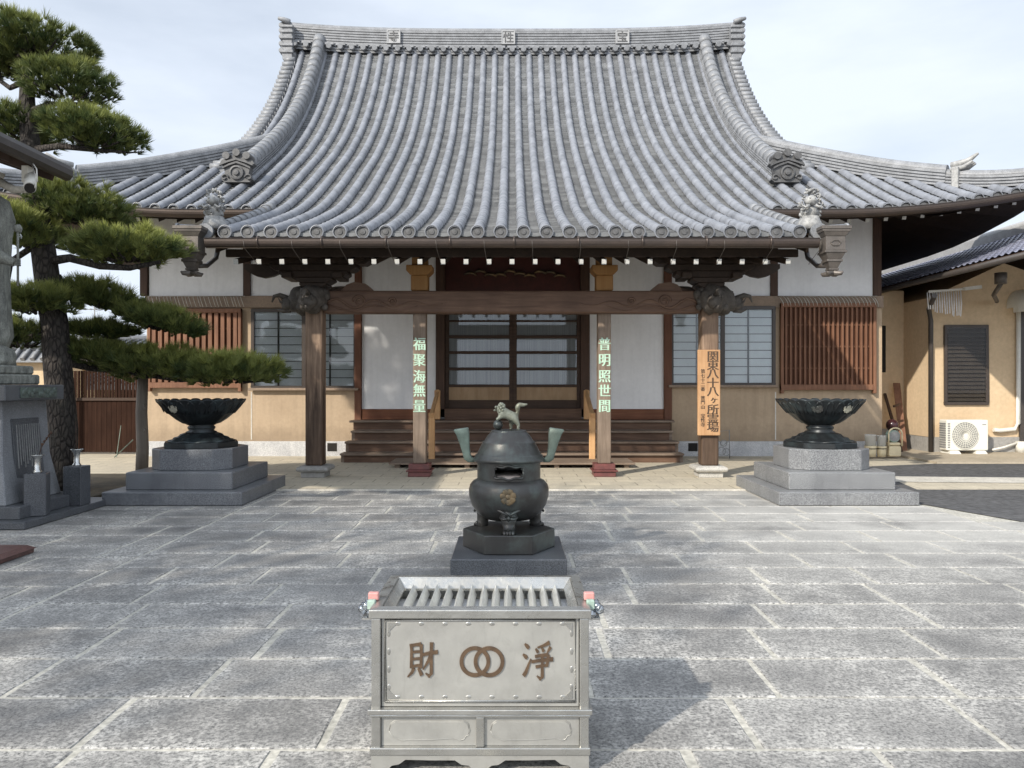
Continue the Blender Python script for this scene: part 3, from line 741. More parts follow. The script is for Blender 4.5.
    ln = MB(); cx, cy, cz = s*4.92, 12.72, P(12.72)+0.08
    ln.lathe(cx, cy, [(0.20,cz-0.06),(0.19,cz+0.06),(0.165,cz+0.10),(0.15,cz+0.16)], 16)
    lr = random.Random(21+s)
    ln.ball((cx, cy, cz+0.24), (0.14,0.15,0.13), 14, 10, 0, 0.3, 16)
    ln.ball((cx-s*0.03, cy-0.13, cz+0.40), (0.10,0.10,0.085), 14, 10, 0, 0.25, 22)
    for k in range(34):                              # curls of mane and breaking waves
        a_ = lr.uniform(0, 2*math.pi); hh_ = lr.uniform(0.16, 0.60); rr_ = 0.17*(1-abs(hh_-0.33)/0.55)
        c0 = Vector((cx+rr_*math.cos(a_), cy-0.04+rr_*math.sin(a_)*0.8, cz+hh_)); r_ = lr.uniform(0.018, 0.034)
        pts = [c0+Vector((r_*1.5*math.cos(q*0.9+a_), r_*0.6*math.sin(q), r_*1.5*math.sin(q*0.9+a_)))*(1-q/8) for q in range(7)]
        ln.tube(pts, [0.020-0.0018*q for q in range(7)], 6)
    for k in range(7): ln.ball((cx-s*0.03+0.035*math.cos(k*0.9), cy-0.06+0.03*math.sin(k*0.9), cz+0.56+0.014*(k % 4)), 0.026, 7, 5, 0, 0.3, 40)
    for e_ in (-1, 1):
        ln.tube([(cx-s*0.03+e_*0.05, cy-0.2, cz+0.31), (cx-s*0.03+e_*0.12, cy-0.22, cz+0.27), (cx-s*0.03+e_*0.17, cy-0.18, cz+0.33)], [0.028,0.022,0.006], 7)
        ln.ball((cx-s*0.03+e_*0.04, cy-0.215, cz+0.43), 0.018, 6, 5)
    ln.tube([(cx+s*0.10, cy+0.02, cz+0.28), (cx+s*0.22, cy, cz+0.36), (cx+s*0.27, cy, cz+0.33), (cx+s*0.25, cy, cz+0.29)], [0.035,0.03,0.022,0.008], 8)
    ln.build('lion_roof_tile', M['statue_tile'], hall)

# gutters
gt = MB(); n_ = 10
def gutter(mb, pts, r_):
    pts = [Vector(q) for q in pts]; vs = []
    pr = [(-r_*1.15, r_*0.5), (-r_*1.0, r_*0.5)] + [(-r_*math.cos(a_), -r_*math.sin(a_)) for a_ in [math.pi*i/8 for i in range(9)]] + [(r_, r_*0.5)]
    pr2 = [(x_*0.92, z_+0.008) for x_, z_ in pr[::-1]]; pr = pr+pr2; n_ = len(pr)
    for q in pts: vs += [(q.x, q.y+a_, q.z+b_) for a_, b_ in pr]
    mb.add(vs, [(i*n_+k, i*n_+(k+1) % n_, (i+1)*n_+(k+1) % n_, (i+1)*n_+k) for i in range(len(pts)-1) for k in range(n_)])
gutter(gt, [(-4.93, 12.40, 3.985), (4.93, 12.40, 3.985)], 0.095)
for i in range(9):
    x = -4.1+i*1.03
    gt.tube([(x,12.385,3.985),(x+0.03,12.385,3.985)], 0.102, 12)
g0 = gt.build('porch_gutter', M['copper'], hall)
for i in range(13):
    x = -4.3+i*0.77-0.385*(i % 2)*0
    MB().tube([(x,12.30,4.0),(x+0.01,12.32,3.88),(x+0.03,12.86,3.72),(x+0.03,12.88,3.70)], 0.0045, 5).build('gutter_hanger', M['hop'], g0)
def hopper(s):
    h = MB(); x = s*5.16; y = 12.40
    def ring(z0, z1, a0, a1, d0, d1):
        vs = [(x-a0,y-d0,z0),(x+a0,y-d0,z0),(x+a0,y+d0,z0),(x-a0,y+d0,z0),(x-a1,y-d1,z1),(x+a1,y-d1,z1),(x+a1,y+d1,z1),(x-a1,y+d1,z1)]
        h.add(vs, [(0,3,2,1),(4,5,6,7),(0,1,5,4),(1,2,6,5),(2,3,7,6),(3,0,4,7)])
    ring(4.17,4.22,.235,.235,.2,.2); ring(4.13,4.168,.215,.225,.185,.19); ring(4.06,4.128,.16,.205,.15,.18)
    ring(3.84,4.058,.155,.155,.145,.145); ring(3.80,3.838,.175,.17,.16,.16); ring(3.70,3.798,.11,.155,.11,.15)
    ring(3.66,3.698,.125,.125,.12,.12); ring(3.56,3.658,.065,.105,.07,.11); ring(3.53,3.558,.08,.08,.08,.08)
    for a_ in range(4):
        t_ = a_*math.pi/2+0.78
        h.tube([(x,y,3.53),(x+0.06*math.cos(t_),y+0.06*math.sin(t_),3.48),(x+0.15*math.cos(t_),y+0.15*math.sin(t_),3.475),(x+0.18*math.cos(t_),y+0.18*math.sin(t_),3.50)],[0.05,0.05,0.035,0.012],8)
    nn = 12
    h.tube([(x-0.08,y-0.148,3.95),(x-0.04,y-0.15,3.99),(x+0.04,y-0.15,3.99),(x+0.08,y-0.148,3.95),(x+0.04,y-0.15,3.91),(x-0.04,y-0.15,3.91),(x-0.08,y-0.148,3.95)],0.012,6)
    h.build('gutter_hopper', M['hop'], g0, bevel=0.008)
    MB().tube([(x-s*0.05,y+0.1,3.62),(x-s*0.10,y+0.35,3.66),(x-s*0.12,y+0.7,3.85),(x-s*0.14,y+0.75,4.05)],0.04,10).build('gutter_elbow', M['dpipe'], g0)
hopper(-1); hopper(1)
for s in (-1, 1):
    eg = MB(); pts = []
    for i in range(15):
        x = 5.0+(HX+0.1-5.0)*i/14; pts.append((s*x, EY-0.10, sof(x, EY)+0.10))
    gutter(eg, pts, 0.10); eg.build('eave_gutter', M['copper'], hall)

# walls -------------------------------------------------
def X(px, Y=W): return (px-512)/F*Y
def Z(py, Y=W): return EYE-(py-384)/F*Y
XL, XR = -8.55, 8.66
wl = MB(); wl.box(XL+0.05, X(440.5), W+0.02, W+0.30, Z(301), 6.3); wl.box(X(585), XR-0.05, W+0.02, W+0.30, Z(301), 6.3); wl.box(XL+0.05, XL+0.3, W+0.3, 32, Z(301), 6.3); wl.box(XR-0.3, XR-0.05, W+0.3, 32, Z(301), 6.3)
wl.build('upper_wall', M['white'], hall)
bx1 = X(355.5); bx2 = X(671.5)                       # bay posts either side of the entrance bay
MB().box(XL+0.3, XR-0.3, W+0.5, W+0.6, 0.9, 6.3).build('inner_wall', M['black'], hall)
lw = MB().box(XL, bx1, W, W+0.30, 0.36, Z(308)+0.02).box(XL, XL+0.3, W+0.3, 32, 0.36, Z(308)).build('lower_wall', M['tan'], hall)
MB().box(bx2, XR, W, W+0.30, 0.36, Z(308)+0.02).box(XR-0.3, XR, W+0.3, 32, 0.36, Z(308)).build('lower_wall', M['tan'], hall)
for px in (251.5, 775.5): MB().box(X(px)-0.012, X(px)+0.012, W-0.006, W-0.001, 0.40, Z(392)).build('wall_joint', M['wire'], lw)
for (a_, b_) in ((XL-0.02, bx1), (bx2, XR+0.02)): MB().box(a_, b_, W-0.05, W+0.31, Z(308), Z(296)).build('wall_band', M['band'], hall, bevel=0.01)
pl = MB()
for (a_, b_) in ((XL-0.03, -3.2), (3.2, XR+0.03)): pl.box(a_, b_, W-0.04, W+0.3, 0.0, 0.36)
pl.box(XL-0.03, XL+0.3, W+0.3, 32, 0, 0.36); pl.box(XR-0.3, XR+0.03, W+0.3, 32, 0, 0.36)
pll = pl.build('plinth', M['plinthw'], hall, bevel=0.01)
for px in (332.5, 692.5):
    MB().box(X(px)-0.11, X(px)+0.11, W-0.048, W-0.041, 0.13, 0.32).build('vent', M['black'], pll)
for px, w_, top in ((144, 0.17, 6.2), (877, 0.19, 6.2)):
    MB().box(X(px)-w_/2, X(px)+w_/2, W-0.035, W+0.12, Z(296)+0.002, top).build('wall_post', M['darkz'], hall, bevel=0.008)
for px in (247, 774):                                # short posts above the band
    MB().box(X(px)-0.085, X(px)+0.085, W-0.035, W+0.10, Z(296)+0.002, 6.2).build('wall_post', M['darkz'], hall, bevel=0.008)
for px, w_ in ((358.5, 0.16), (667.5, 0.18), (440.5, 0.21), (585, 0.21)):
    MB().box(X(px)-w_/2, X(px)+w_/2, W-0.08, W+0.14, 0.86 if w_ < 0.2 else 1.11, 5.9).build('wall_post', M['railz'] if w_ < 0.2 else M['darkz'], hall, bevel=0.01)
# white entrance panels with reddish rail
for a_, b_ in ((X(358.5)+0.085, X(440.5)-0.11), (X(585)+0.11, X(667.5)-0.095)):
    pn = MB().box(a_, b_, W-0.01, W+0.05, Z(409), 5.8).build('wall_panel', M['white'], hall)
    MB().box(a_, b_, W-0.05, W+0.06, 0.87, Z(409)-0.002).build('panel_rail', M['rail'], pn, bevel=0.008)
# transom over the doors: dark red carved board with worn gilt
tr = MB(); tr.box(X(440.5)+0.11, X(585)-0.11, W+0.12, W+0.2, Z(313), 5.9)
trn = tr.build('transom', mat('dark red lacquer', (0.075,0.020,0.016), (0.05,0.016,0.013), rough=0.4), hall)
cv = MB()
for k in range(10):
    x = X(470)+k*(X(560)-X(470))/9; z_ = 4.27+0.05*math.sin(k*1.9)
    cv.tube([(x-0.14,W+0.08,z_),(x-0.03,W+0.06,z_+0.05),(x+0.08,W+0.06,z_+0.03),(x+0.15,W+0.08,z_-0.02)],[0.015,0.04,0.035,0.012],8)
cv.build('gilt_carving', M['gold'], trn)
MB().box(X(445), X(581), W-0.03, W+0.11, Z(313), Z(308)).build('door_head', M['darkx'], hall)

# windows
def window(pl_, pr_, pt, pb):
    a_, b_, zt, zb = X(pl_), X(pr_), Z(pt), Z(pb); mid = (a_+b_)/2
    root = bpy.data.objects.new('window', None); COL.objects.link(root); root.parent = hall
    f = MB(); t_ = 0.075
    f.box(a_-t_, b_+t_, W-0.07, W-0.002, zt, zt+t_); f.box(a_-t_, b_+t_, W-0.07, W-0.002, zb-t_, zb)
    f.box(a_-t_, a_, W-0.07, W-0.002, zb, zt); f.box(b_, b_+t_, W-0.07, W-0.002, zb, zt); f.box(mid-0.05, mid+0.05, W-0.06, W-0.002, zb, zt)
    f.build('frame', M['frame'], root, bevel=0.006)
    MB().box(a_-0.12, b_+0.12, W-0.13, W-0.0715, zb-t_-0.03, zb-t_+0.03).build('sill', M['band'], root, bevel=0.006)
    for (p_, q_) in ((a_, mid-0.05), (mid+0.05, b_)):
        sc = MB().box(p_+0.001, q_-0.001, W-0.012, W-0.004, zb+0.001, zt-0.001).build('paper_screen', M['shoji'], root)
        g_ = MB(); c_ = (p_+q_)/2; g_.box(c_-0.02, c_+0.02, W-0.030, W-0.0125, zb, zt)
        k = 9
        for i in range(1, k): z_ = zb+(zt-zb)*i/k; g_.box(p_, q_, W-0.024, W-0.0128, z_-0.008, z_+0.008)
        g_.build('muntin', M['frame'], root)
        MB().box(p_, q_, W-0.044, W-0.040, zb, zt).build('pane', M['glass'], root)
window(255, 354, 312, 386); window(673, 771.5, 309.5, 383)
# lattice grilles
def grille(pl_, pr_, pt, pb, nb, hw):
    a_, b_, zt, zb = X(pl_), X(pr_), Z(pt), Z(pb)
    root = bpy.data.objects.new('lattice_grille', None); COL.objects.link(root); root.parent = hall
    f = MB(); f.box(a_, b_, W-0.14, W-0.03, zt-0.10, zt); f.box(a_, b_, W-0.14, W-0.03, zb, zb+0.13)
    f.box(a_, a_+0.07, W-0.139, W-0.031, zb-0.08, zt-0.002); f.box(b_-0.07, b_, W-0.139, W-0.031, zb-0.08, zt-0.002)
    f.build('frame', M['lattice'], root, bevel=0.008)
    MB().box(a_+0.07, b_-0.07, W-0.035, W-0.005, zb+0.13, zt-0.1).build('back_board', M['railz'], root)
    st = MB(); wd = (b_-a_-0.14)/nb
    for i in range(nb): x = a_+0.07+wd*(i+0.5); st.box(x-wd*hw, x+wd*hw, W-0.125, W-0.075, zb+0.13, zt-0.10)
    for i in range(1, 4): z_ = zb+(zt-zb)*i/4; st.box(a_+0.07, b_-0.07, W-0.074, W-0.05, z_-0.02, z_+0.02)
    st.build('slats', M['lattice'], root, bevel=0.004)
grille(150, 243, 309, 388, 14, 0.31); grille(779, 874, 303.5, 390, 19, 0.20)
# bird deterrent wire over the grilles
for (pl_, pr_) in ((150, 246), (778, 876)):
    a_, b_ = X(pl_), X(pr_); bw = MB(); n_ = 26
    for i in range(n_):
        x = a_+(b_-a_)*i/n_; k = random.uniform(-0.02, 0.02)
        bw.tube([(x+k, W-0.07, Z(297)), (x+0.03+k, W-0.12, Z(299)), (x+0.07+k, W-0.15, Z(303)), (x+0.10+k, W-0.13, Z(307.5))], 0.007, 5)
    bw.tube([(a_, W-0.07, Z(296.5)), (b_, W-0.07, Z(296.5))], 0.006, 5)
    bw.build('bird_wire', M['wire'], hall)
# doors
def door(pl_, pr_):
    a_, b_ = X(pl_), X(pr_); zb, zt = Z(408.5), Z(313)
    root = bpy.data.objects.new('sliding_door', None); COL.objects.link(root); root.parent = hall
    f = MB(); y0, y1 = W+0.0, W+0.045; s_ = 0.085
    f.box(a_, a_+s_, y0, y1, zb, zt); f.box(b_-s_, b_, y0, y1, zb, zt); f.box(a_+s_, b_-s_, y0, y1, zb, Z(400)); f.box(a_+s_, b_-s_, y0, y1, Z(314.5), zt)
    for p0, p1 in ((320, 322), (335.2, 338.3), (351, 354), (367.4, 370.4), (384.4, 387.2)): f.box(a_+s_, b_-s_, y0+0.002, y1-0.002, Z(p1), Z(p0))
    f.build('frame', M['darkx'], root, bevel=0.005)
    MB().box(a_+s_, b_-s_, y0+0.015, y0+0.03, Z(400), Z(387.2)).build('panel', M['doorwood'], root)
    MB().box(a_+s_, b_-s_, y0+0.06, y0+0.07, Z(387), Z(314.5)).build('curtain', M['curtain'], root)
    MB().box(a_+s_, b_-s_, y0+0.020, y0+0.024, Z(387.2), Z(314.5)).build('pane', M['glass'], root)
door(445.2, 512.9); door(513.1, 580.4)
# floor and steps
fl = MB(); fl.box(X(358.5)-0.1, X(667.5)+0.1, W-0.25, W+3, 0.82, 0.868); fl.box(X(445), X(581), W-0.16, W+0.45, 0.868, 1.126)
fl.build('entrance_floor', M['riser'], hall, bevel=0.01)
st = bpy.data.objects.new('entrance_steps', None); COL.objects.link(st); st.parent = hall
STEPS = [(17.48, 0.868, 3.70), (17.14, 0.655, 3.60), (16.80, 0.44, 3.66), (16.42, 0.215, 3.68)]
for i, (yf, zt, hw) in enumerate(STEPS):
    MB().box(-hw, hw, yf, yf+0.42 if i else W-0.26, zt-0.045, zt if i else zt-0.002).build('tread', M['step'], st, bevel=0.006)
    b = MB(); zb_ = STEPS[i+1][1]+0.002 if i < 3 else 0.016
    b.box(-hw+0.08, hw-0.08, yf+0.07, yf+0.11, zb_, zt-0.046)
    b.build('riser', M['riser'], st)
    if i:
        for s in (-1, 1): MB().box(s*hw-0.09 if s > 0 else -hw, s*hw if s > 0 else -hw+0.09, yf+0.12, W-0.05, 0.016, zt-0.047).build('end_board', M['step'], st)
lb = MB(); lb.box(-2.46, 2.46, 15.35, 16.35, 0.085, 0.125)
for x in (-2.3, -0.9, 0.9, 2.3): lb.box(x-0.05, x+0.05, 15.42, 16.3, 0.016, 0.0845)
tag(lb.build('step_board', M['step'], None, bevel=0.006), 'low wide wooden board laid on the tan paving before the steps', 'step board')
for s in (-1, 1):
    x = s*1.69; h = MB()
    h.bar((x,17.42,0.90),(x,17.42,1.56),0.13,0.09); h.bar((x,16.20,0.016),(x,16.20,1.10),0.13,0.09)
    h.bar((x,17.50,1.53),(x,16.12,1.04),0.075,0.10)
    h.build('handrail', M['new'], hall, bevel=0.012)

# porch ------------------------------------------------------------
PY = 14.03
def post(s, base_m):
    x = s*3.58; pm = MB().box(x-0.155, x+0.155, PY-0.16, PY+0.16, 0.22, 3.75)
    po = pm.build('porch_post', M['post'], hall, bevel=0.035, seg=2)
    b = MB(); b.lathe(x, PY, [(0.25,0.015),(0.25,0.10),(0.24,0.11),(0.31,0.125),(0.335,0.16),(0.32,0.20),(0.26,0.225)], 4, sm=False, rot=math.pi/4, wob=lambda r,z,t,i: r*1.22)
    b.build('base_stone', M['basew'] if s > 0 else M['conc'], po, bevel=0.02)
    bk = MB()                                        # bracket complex spreading under the purlin
    for (hw, z0, z1, dy) in ((0.24,3.42,3.52,0.24),(0.34,3.52,3.62,0.22),(0.62,3.62,3.74,0.2),(0.78,3.74,3.86,0.2),(1.02,3.86,3.98,0.18),(1.25,3.98,4.12,0.18)):
        bk.poly([(x-hw+0.10,z0+0.001),(x+hw-0.10,z0+0.001),(x+hw,z0+0.06),(x+hw,z1),(x-hw,z1),(x-hw,z0+0.06)], PY-dy, PY+dy)
    for dx in (-0.45, 0.45): bk.box(x+dx-0.09, x+dx+0.09, PY-0.32, PY+0.32, 3.60, 3.70)
    bk.build('bracket', M['dark'], hall, bevel=0.01)
    # carved beast heads: one looking out to the side, one to the courtyard
    c = MB()
    def head(cx, cy, dx, dy):
        d = Vector((dx, dy, 0)); sd_ = Vector((-dy, dx, 0)); q = Vector((cx, cy, 3.22))
        c.ball(q+d*0.10, (0.24,0.24,0.25), 16, 11, 0, 0.30, 9)
        c.ball(q+d*0.32+Vector((0,0,-0.06)), (0.15,0.15,0.13), 12, 9, 0, 0.25, 14)
        c.tube([q+d*0.34+Vector((0,0,0.03)), q+d*0.50+Vector((0,0,0.10)), q+d*0.60+Vector((0,0,0.08)), q+d*0.64+Vector((0,0,-0.03))], [0.06,0.045,0.035,0.012], 8)
        c.tube([q+d*0.30+Vector((0,0,-0.17)), q+d*0.44+Vector((0,0,-0.19)), q+d*0.54+Vector((0,0,-0.16))], [0.05,0.04,0.012], 8)
        for e in (-1, 1):
            c.ball(q+d*0.22+sd_*e*0.12+Vector((0,0,0.07)), 0.045, 8, 6)
            c.ball(q+d*0.02+sd_*e*0.22+Vector((0,0,0.08)), (0.09,0.09,0.11), 8, 6, 0, 0.3, 12)
            for k in range(4): c.ball(q+sd_*e*(0.16+0.02*k)+d*(0.02+0.02*k)+Vector((0,0,0.16-0.10*k)), 0.065, 8, 6)
            c.tube([q+d*0.36+sd_*e*0.07+Vector((0,0,-0.10)), q+d*0.46+sd_*e*0.09+Vector((0,0,-0.03)), q+d*0.50+sd_*e*0.09+Vector((0,0,0.04))], [0.025,0.02,0.006], 6)
    head(x+s*0.16, PY, s, 0); head(x, PY-0.16, 0, -1)
    c.build('beast_head_carving', mat('grey carved wood', (0.10,0.088,0.075), (0.05,0.042,0.036), rough=0.8, scale=10, fine=0.3), hall)
    return po
post(-1, 0); post(1, 0)
# porch beam with spiral carving at both ends
bm_ = MB(); bm_.box(-3.41, 3.41, PY-0.16, PY+0.14, 2.98, 3.385)
beam = bm_.build('porch_beam', M['beam'], hall, bevel=0.03, seg=2)
for s in (-1, 1):
    cv = MB()
    for cx, r_ in ((2.75, 0.12), (2.15, 0.07)):
        pts = []
        for i in range(22):
            a_ = i*0.42; rr = r_*(1-i/26); pts.append((s*cx+s*rr*math.cos(a_), PY-0.162, 3.19+rr*math.sin(a_)))
        cv.tube(pts, 0.022, 6)
    pts = [(s*(3.35-0.1*i), PY-0.162, 3.15+0.10*math.sin(i*0.9)*(1-i/28)) for i in range(22)]
    cv.tube(pts, [0.028*(1-i/26) for i in range(22)], 6)
    pts = [(s*(3.35-0.11*i), PY-0.162, 3.07+0.05*math.sin(i*0.8+1.5)) for i in range(16)]
    cv.tube(pts, [0.022*(1-i/20) for i in range(16)], 6)
    cv.poly([(s*3.1,3.38),(s*2.5,3.386),(s*2.56,3.44),(s*2.66,3.52),(s*2.86,3.55),(s*3.0,3.5)], PY-0.10, PY+0.08)
    cv.build('beam_carving', M['beam'], beam)
MB().box(-4.8, 4.8, PY-0.12, PY+0.12, 4.14, 4.34).build('purlin', M['dark'], hall)
for s in (-1, 1):                                    # curved tie beams back to the wall
    t_ = MB(); pts = [(s*3.58, PY+0.17+(W-PY-0.2)*i/8, 3.2+0.55*math.sin(i/8*math.pi/2)) for i in range(9)]
    for i in range(8): t_.bar(pts[i], pts[i+1], 0.22, 0.30)
    t_.build('tie_beam', M['darkz'], hall)
    wg = MB(); x = s*4.25                            # cusped board under the porch corner
    wg.poly([(x-0.55*1,3.88),(x+0.62,3.88),(x+0.62,3.80),(x+0.52,3.72),(x+0.40,3.66),(x+0.26,3.63),(x+0.10,3.66),(x-0.05,3.73),(x-0.3,3.76),(x-0.55,3.80)] if s > 0 else
            [(x+0.55*1,3.88),(x-0.62,3.88),(x-0.62,3.80),(x-0.52,3.72),(x-0.40,3.66),(x-0.26,3.63),(x-0.10,3.66),(x+0.05,3.73),(x+0.3,3.76),(x+0.55,3.80)], PY-0.06, PY+0.06)
    wg.build('corner_board', M['dark'], hall)
CY = 14.12
def column(s, chars):
    x = s*1.685; c = MB(); c.box(x-0.118, x+0.118, CY-0.128, CY+0.128, 0.25, 3.40)
    co = c.build('porch_column', M['col'], hall, bevel=0.02, seg=2)
    h = MB(); h.box(x-0.155, x+0.155, CY-0.14, CY+0.14, 3.401, 3.68)
    h.poly([(x-0.15,3.68),(x+0.15,3.68),(x+0.235,3.76),(x+0.235,3.86),(x-0.235,3.86),(x-0.235,3.76)], CY-0.2, CY+0.2); h.box(x-0.14, x+0.14, CY-0.13, CY+0.13, 3.86, 4.36)
    h.build('column_head', M['orange'], co, bevel=0.012)
    b = MB(); b.box(x-0.19, x+0.19, CY-0.19, CY+0.19, 0.14, 0.25); b.box(x-0.235, x+0.235, CY-0.235, CY+0.235, 0.11, 0.14); b.box(x-0.20, x+0.20, CY-0.20, CY+0.20, 0.016, 0.11)
    b.build('column_shoe', M['red'], co, bevel=0.01)
    ins = MB(); zs = [2.43, 2.135, 1.84, 1.585, 1.30]
    for ch, z_ in zip(chars, zs): 
        for dx in (-0.007, 0.0, 0.007): ins.text(ch, 0.25, (x+dx, CY-0.1295-0.0004*dx/0.007, z_), 0, 0.008, 0.0, sx=0.92)
    ins.build('inscription', M['green'], co, fix=False)
column(-1, '福聚海無量'); column(1, '普明照世間')
# hanging sign on the right post
sg = MB(); sx0, sx1 = 3.335, 3.74; sy = PY-0.185
sg.box(sx0, sx1, sy-0.045, sy, 0.775, 2.315)
sgo = thing('sign_board', 'pale wooden plaque with black brush writing fixed to the right porch post', 'sign', (3.54, sy, 0.775))
sg.build('board', M['signwood'], sgo, bevel=0.008)
wr = MB(); big = '関東八十八ヶ所霊場'
for i, ch in enumerate(big):
    k = 0.72 if ch == 'ヶ' else 1.0
    for dx in (-0.006, 0.0, 0.006): wr.text(ch, 0.195*k, (3.605+(0.02 if k < 1 else 0)+dx, sy-0.0465-0.05*dx, 2.20-i*0.159), 0, 0.004, 0.0, sx=1.12)
for i, ch in enumerate('第七十二番　普門山　宝性寺'):
    if ch != '　': 
        for dx in (-0.0025, 0.0025): wr.text(ch, 0.082, (3.425+dx, sy-0.0465-0.05*dx, 1.93-i*0.080), 0, 0.004, 0.0)
wr.build('writing', M['ink'], sgo, fix=False)

# ------------------------------------------------------------------ rain basins on granite plinths
def hexpts(cx, cy, r, rot=0.0, n=6): return [(cx+r*math.cos(rot+2*math.pi*i/n), cy+r*math.sin(rot+2*math.pi*i/n)) for i in range(n)]
BX, BY = 4.70, 11.74
pl_ = thing('stone_plinth', 'stepped grey granite plinth under the right bronze lotus basin, in the sun beside the asphalt', 'plinth', (BX, BY, 0), 'granite plinths of the lotus basins')
MB().box(BX-0.98, BX+0.98, BY-1.03, BY+1.03, 0.003, 0.19).build('bottom_step', M['gran'], pl_, bevel=0.012)
MB().box(BX-0.76, BX+0.76, BY-0.80, BY+0.80, 0.19, 0.44).build('middle_step', M['gran'], pl_, bevel=0.012)
c8 = [(-.60,-.34),(-.38,-.56),(.38,-.56),(.60,-.34),(.60,.34),(.38,.56),(-.38,.56),(-.60,.34)]
MB().poly([(BX+p[0], BY+p[1]) for p in c8], 0.44, 0.745, axis='z').build('top_block', M['gran'], pl_, bevel=0.01)
ba = thing('rain_basin', 'dark bronze lotus rain basin on the sunlit right plinth, a pale patch on its rim', 'basin', (BX, BY, 0.745), 'bronze lotus basins')
b = MB(); b.poly(hexpts(BX, BY, 0.56, 0, 8), 0.745, 0.83, axis='z')
b.build('foot_plate', M['bronze_b'], ba, bevel=0.01)
b = MB()
pet = lambda k, amp, ph=0.0: (lambda r, z, t, i: r*(1+amp*(abs(math.sin(k*t/2+ph))-0.6)) if 0 < i < 60 else r)
b.lathe(BX, BY, [(0.48,0.83),(0.47,0.85),(0.405,0.862),(0.385,0.89),(0.325,0.905),(0.30,0.94),(0.225,0.965)], 96, wob=lambda r,z,t,i: r*(1+(0.10 if i in (1,2,3,4) else 0.03)*(abs(math.sin(5*t))-0.6)))
b.build('lotus_foot', M['bronze_b'], ba)
b = MB(); b.lathe(BX, BY, [(0.215,0.96),(0.225,0.975),(0.18,0.995),(0.20,1.03),(0.20,1.05),(0.175,1.07),(0.22,1.085)], 40)
b.build('neck', M['bronze_b'], ba)
b = MB()
prof = [(0.19,1.085),(0.27,1.105),(0.355,1.16),(0.425,1.22),(0.455,1.245),(0.475,1.255),(0.525,1.315),(0.575,1.38),(0.62,1.44),(0.642,1.462),(0.642,1.475),(0.615,1.472),(0.58,1.42),(0.52,1.33),(0.35,1.28),(0.02,1.27)]
n_ = 128; vs = []
for i, (r, z) in enumerate(prof):
    for k in range(n_):
        t_ = 2*math.pi*k/n_
        f1 = abs(math.cos(12*t_)); f2 = abs(math.cos(8*t_+0.4))
        rr = r; zz = z
        if 4 < i < 12: rr = r*(1+0.022*(f1-0.6)); zz = z - (0.018*(1-f1)**2*3 if 7 < i < 12 else 0)*0.6
        elif 0 < i <= 4: rr = r*(1+0.03*(f2-0.6))
        vs.append((BX+rr*math.cos(t_), BY+rr*math.sin(t_), zz))
b.add(vs, [(i*n_+k, i*n_+(k+1) % n_, (i+1)*n_+(k+1) % n_, (i+1)*n_+k) for i in range(len(prof)-1) for k in range(n_)], 0, True)
for k in range(24):                                  # raised petal veins
    t_ = math.pi*(k+0.5)/12
    for da in (-0.06, 0.06):
        b.tube([(BX+r*1.0*math.cos(t_+da*q), BY+r*1.0*math.sin(t_+da*q), z) for r, z, q in ((0.478,1.26,1.2),(0.538,1.33,1.6),(0.588,1.395,1.3),(0.617,1.435,0.4))], 0.010, 6)
b.build('bowl', M['bronze_b'], ba)
def crest(mb, c, r, nrm, up=Vector((0,0,1)), m=0):
    """worn round flower crest lying against a curved side"""
    nrm = Vector(nrm).normalized(); sxx = up.cross(nrm).normalized(); uu = nrm.cross(sxx); c = Vector(c)
    for k in range(7):
        a_ = k*2*math.pi/7+0.3
        p_ = c+(sxx*math.cos(a_)+uu*math.sin(a_))*r*0.62
        rot = Matrix((sxx, uu, nrm)).transposed()
        mb.ball(p_, (r*0.40, r*0.40, r*0.055), 10, 6, m, 0.25, 60, rot)
    mb.ball(c, (r*0.36, r*0.36, r*0.09), 10, 6, m, 0.2, 70, Matrix((sxx, uu, nrm)).transposed())
    for k in range(12):
        a_ = k*2*math.pi/12; mb.ball(c+(sxx*math.cos(a_)+uu*math.sin(a_))*r*0.92, r*0.08, 6, 5, m)
pw = bronze('pale worn bronze', (0.42,0.40,0.32), (0.26,0.25,0.20), 0.5, 0.3)
for a_ in (R(-68), R(-115)):
    cr = MB()
    cr_c = (BX+0.556*math.cos(a_), BY+0.556*math.sin(a_), 1.35)
    crest(cr, cr_c, 0.085, (math.cos(a_), math.sin(a_), -0.45))
    cr.build('flower_crest', pw if a_ > R(-100) else M['bronze'], ba)
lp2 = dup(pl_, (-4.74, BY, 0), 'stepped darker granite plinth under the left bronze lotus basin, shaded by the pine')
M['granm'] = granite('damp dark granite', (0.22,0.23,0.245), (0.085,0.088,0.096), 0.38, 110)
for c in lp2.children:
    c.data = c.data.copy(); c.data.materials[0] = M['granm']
lb2 = dup(ba, (-4.74, BY, 0.745), 'dark bronze lotus rain basin on the shaded left plinth below the pine branch'); lb2.rotation_euler = (0, 0, R(-45))

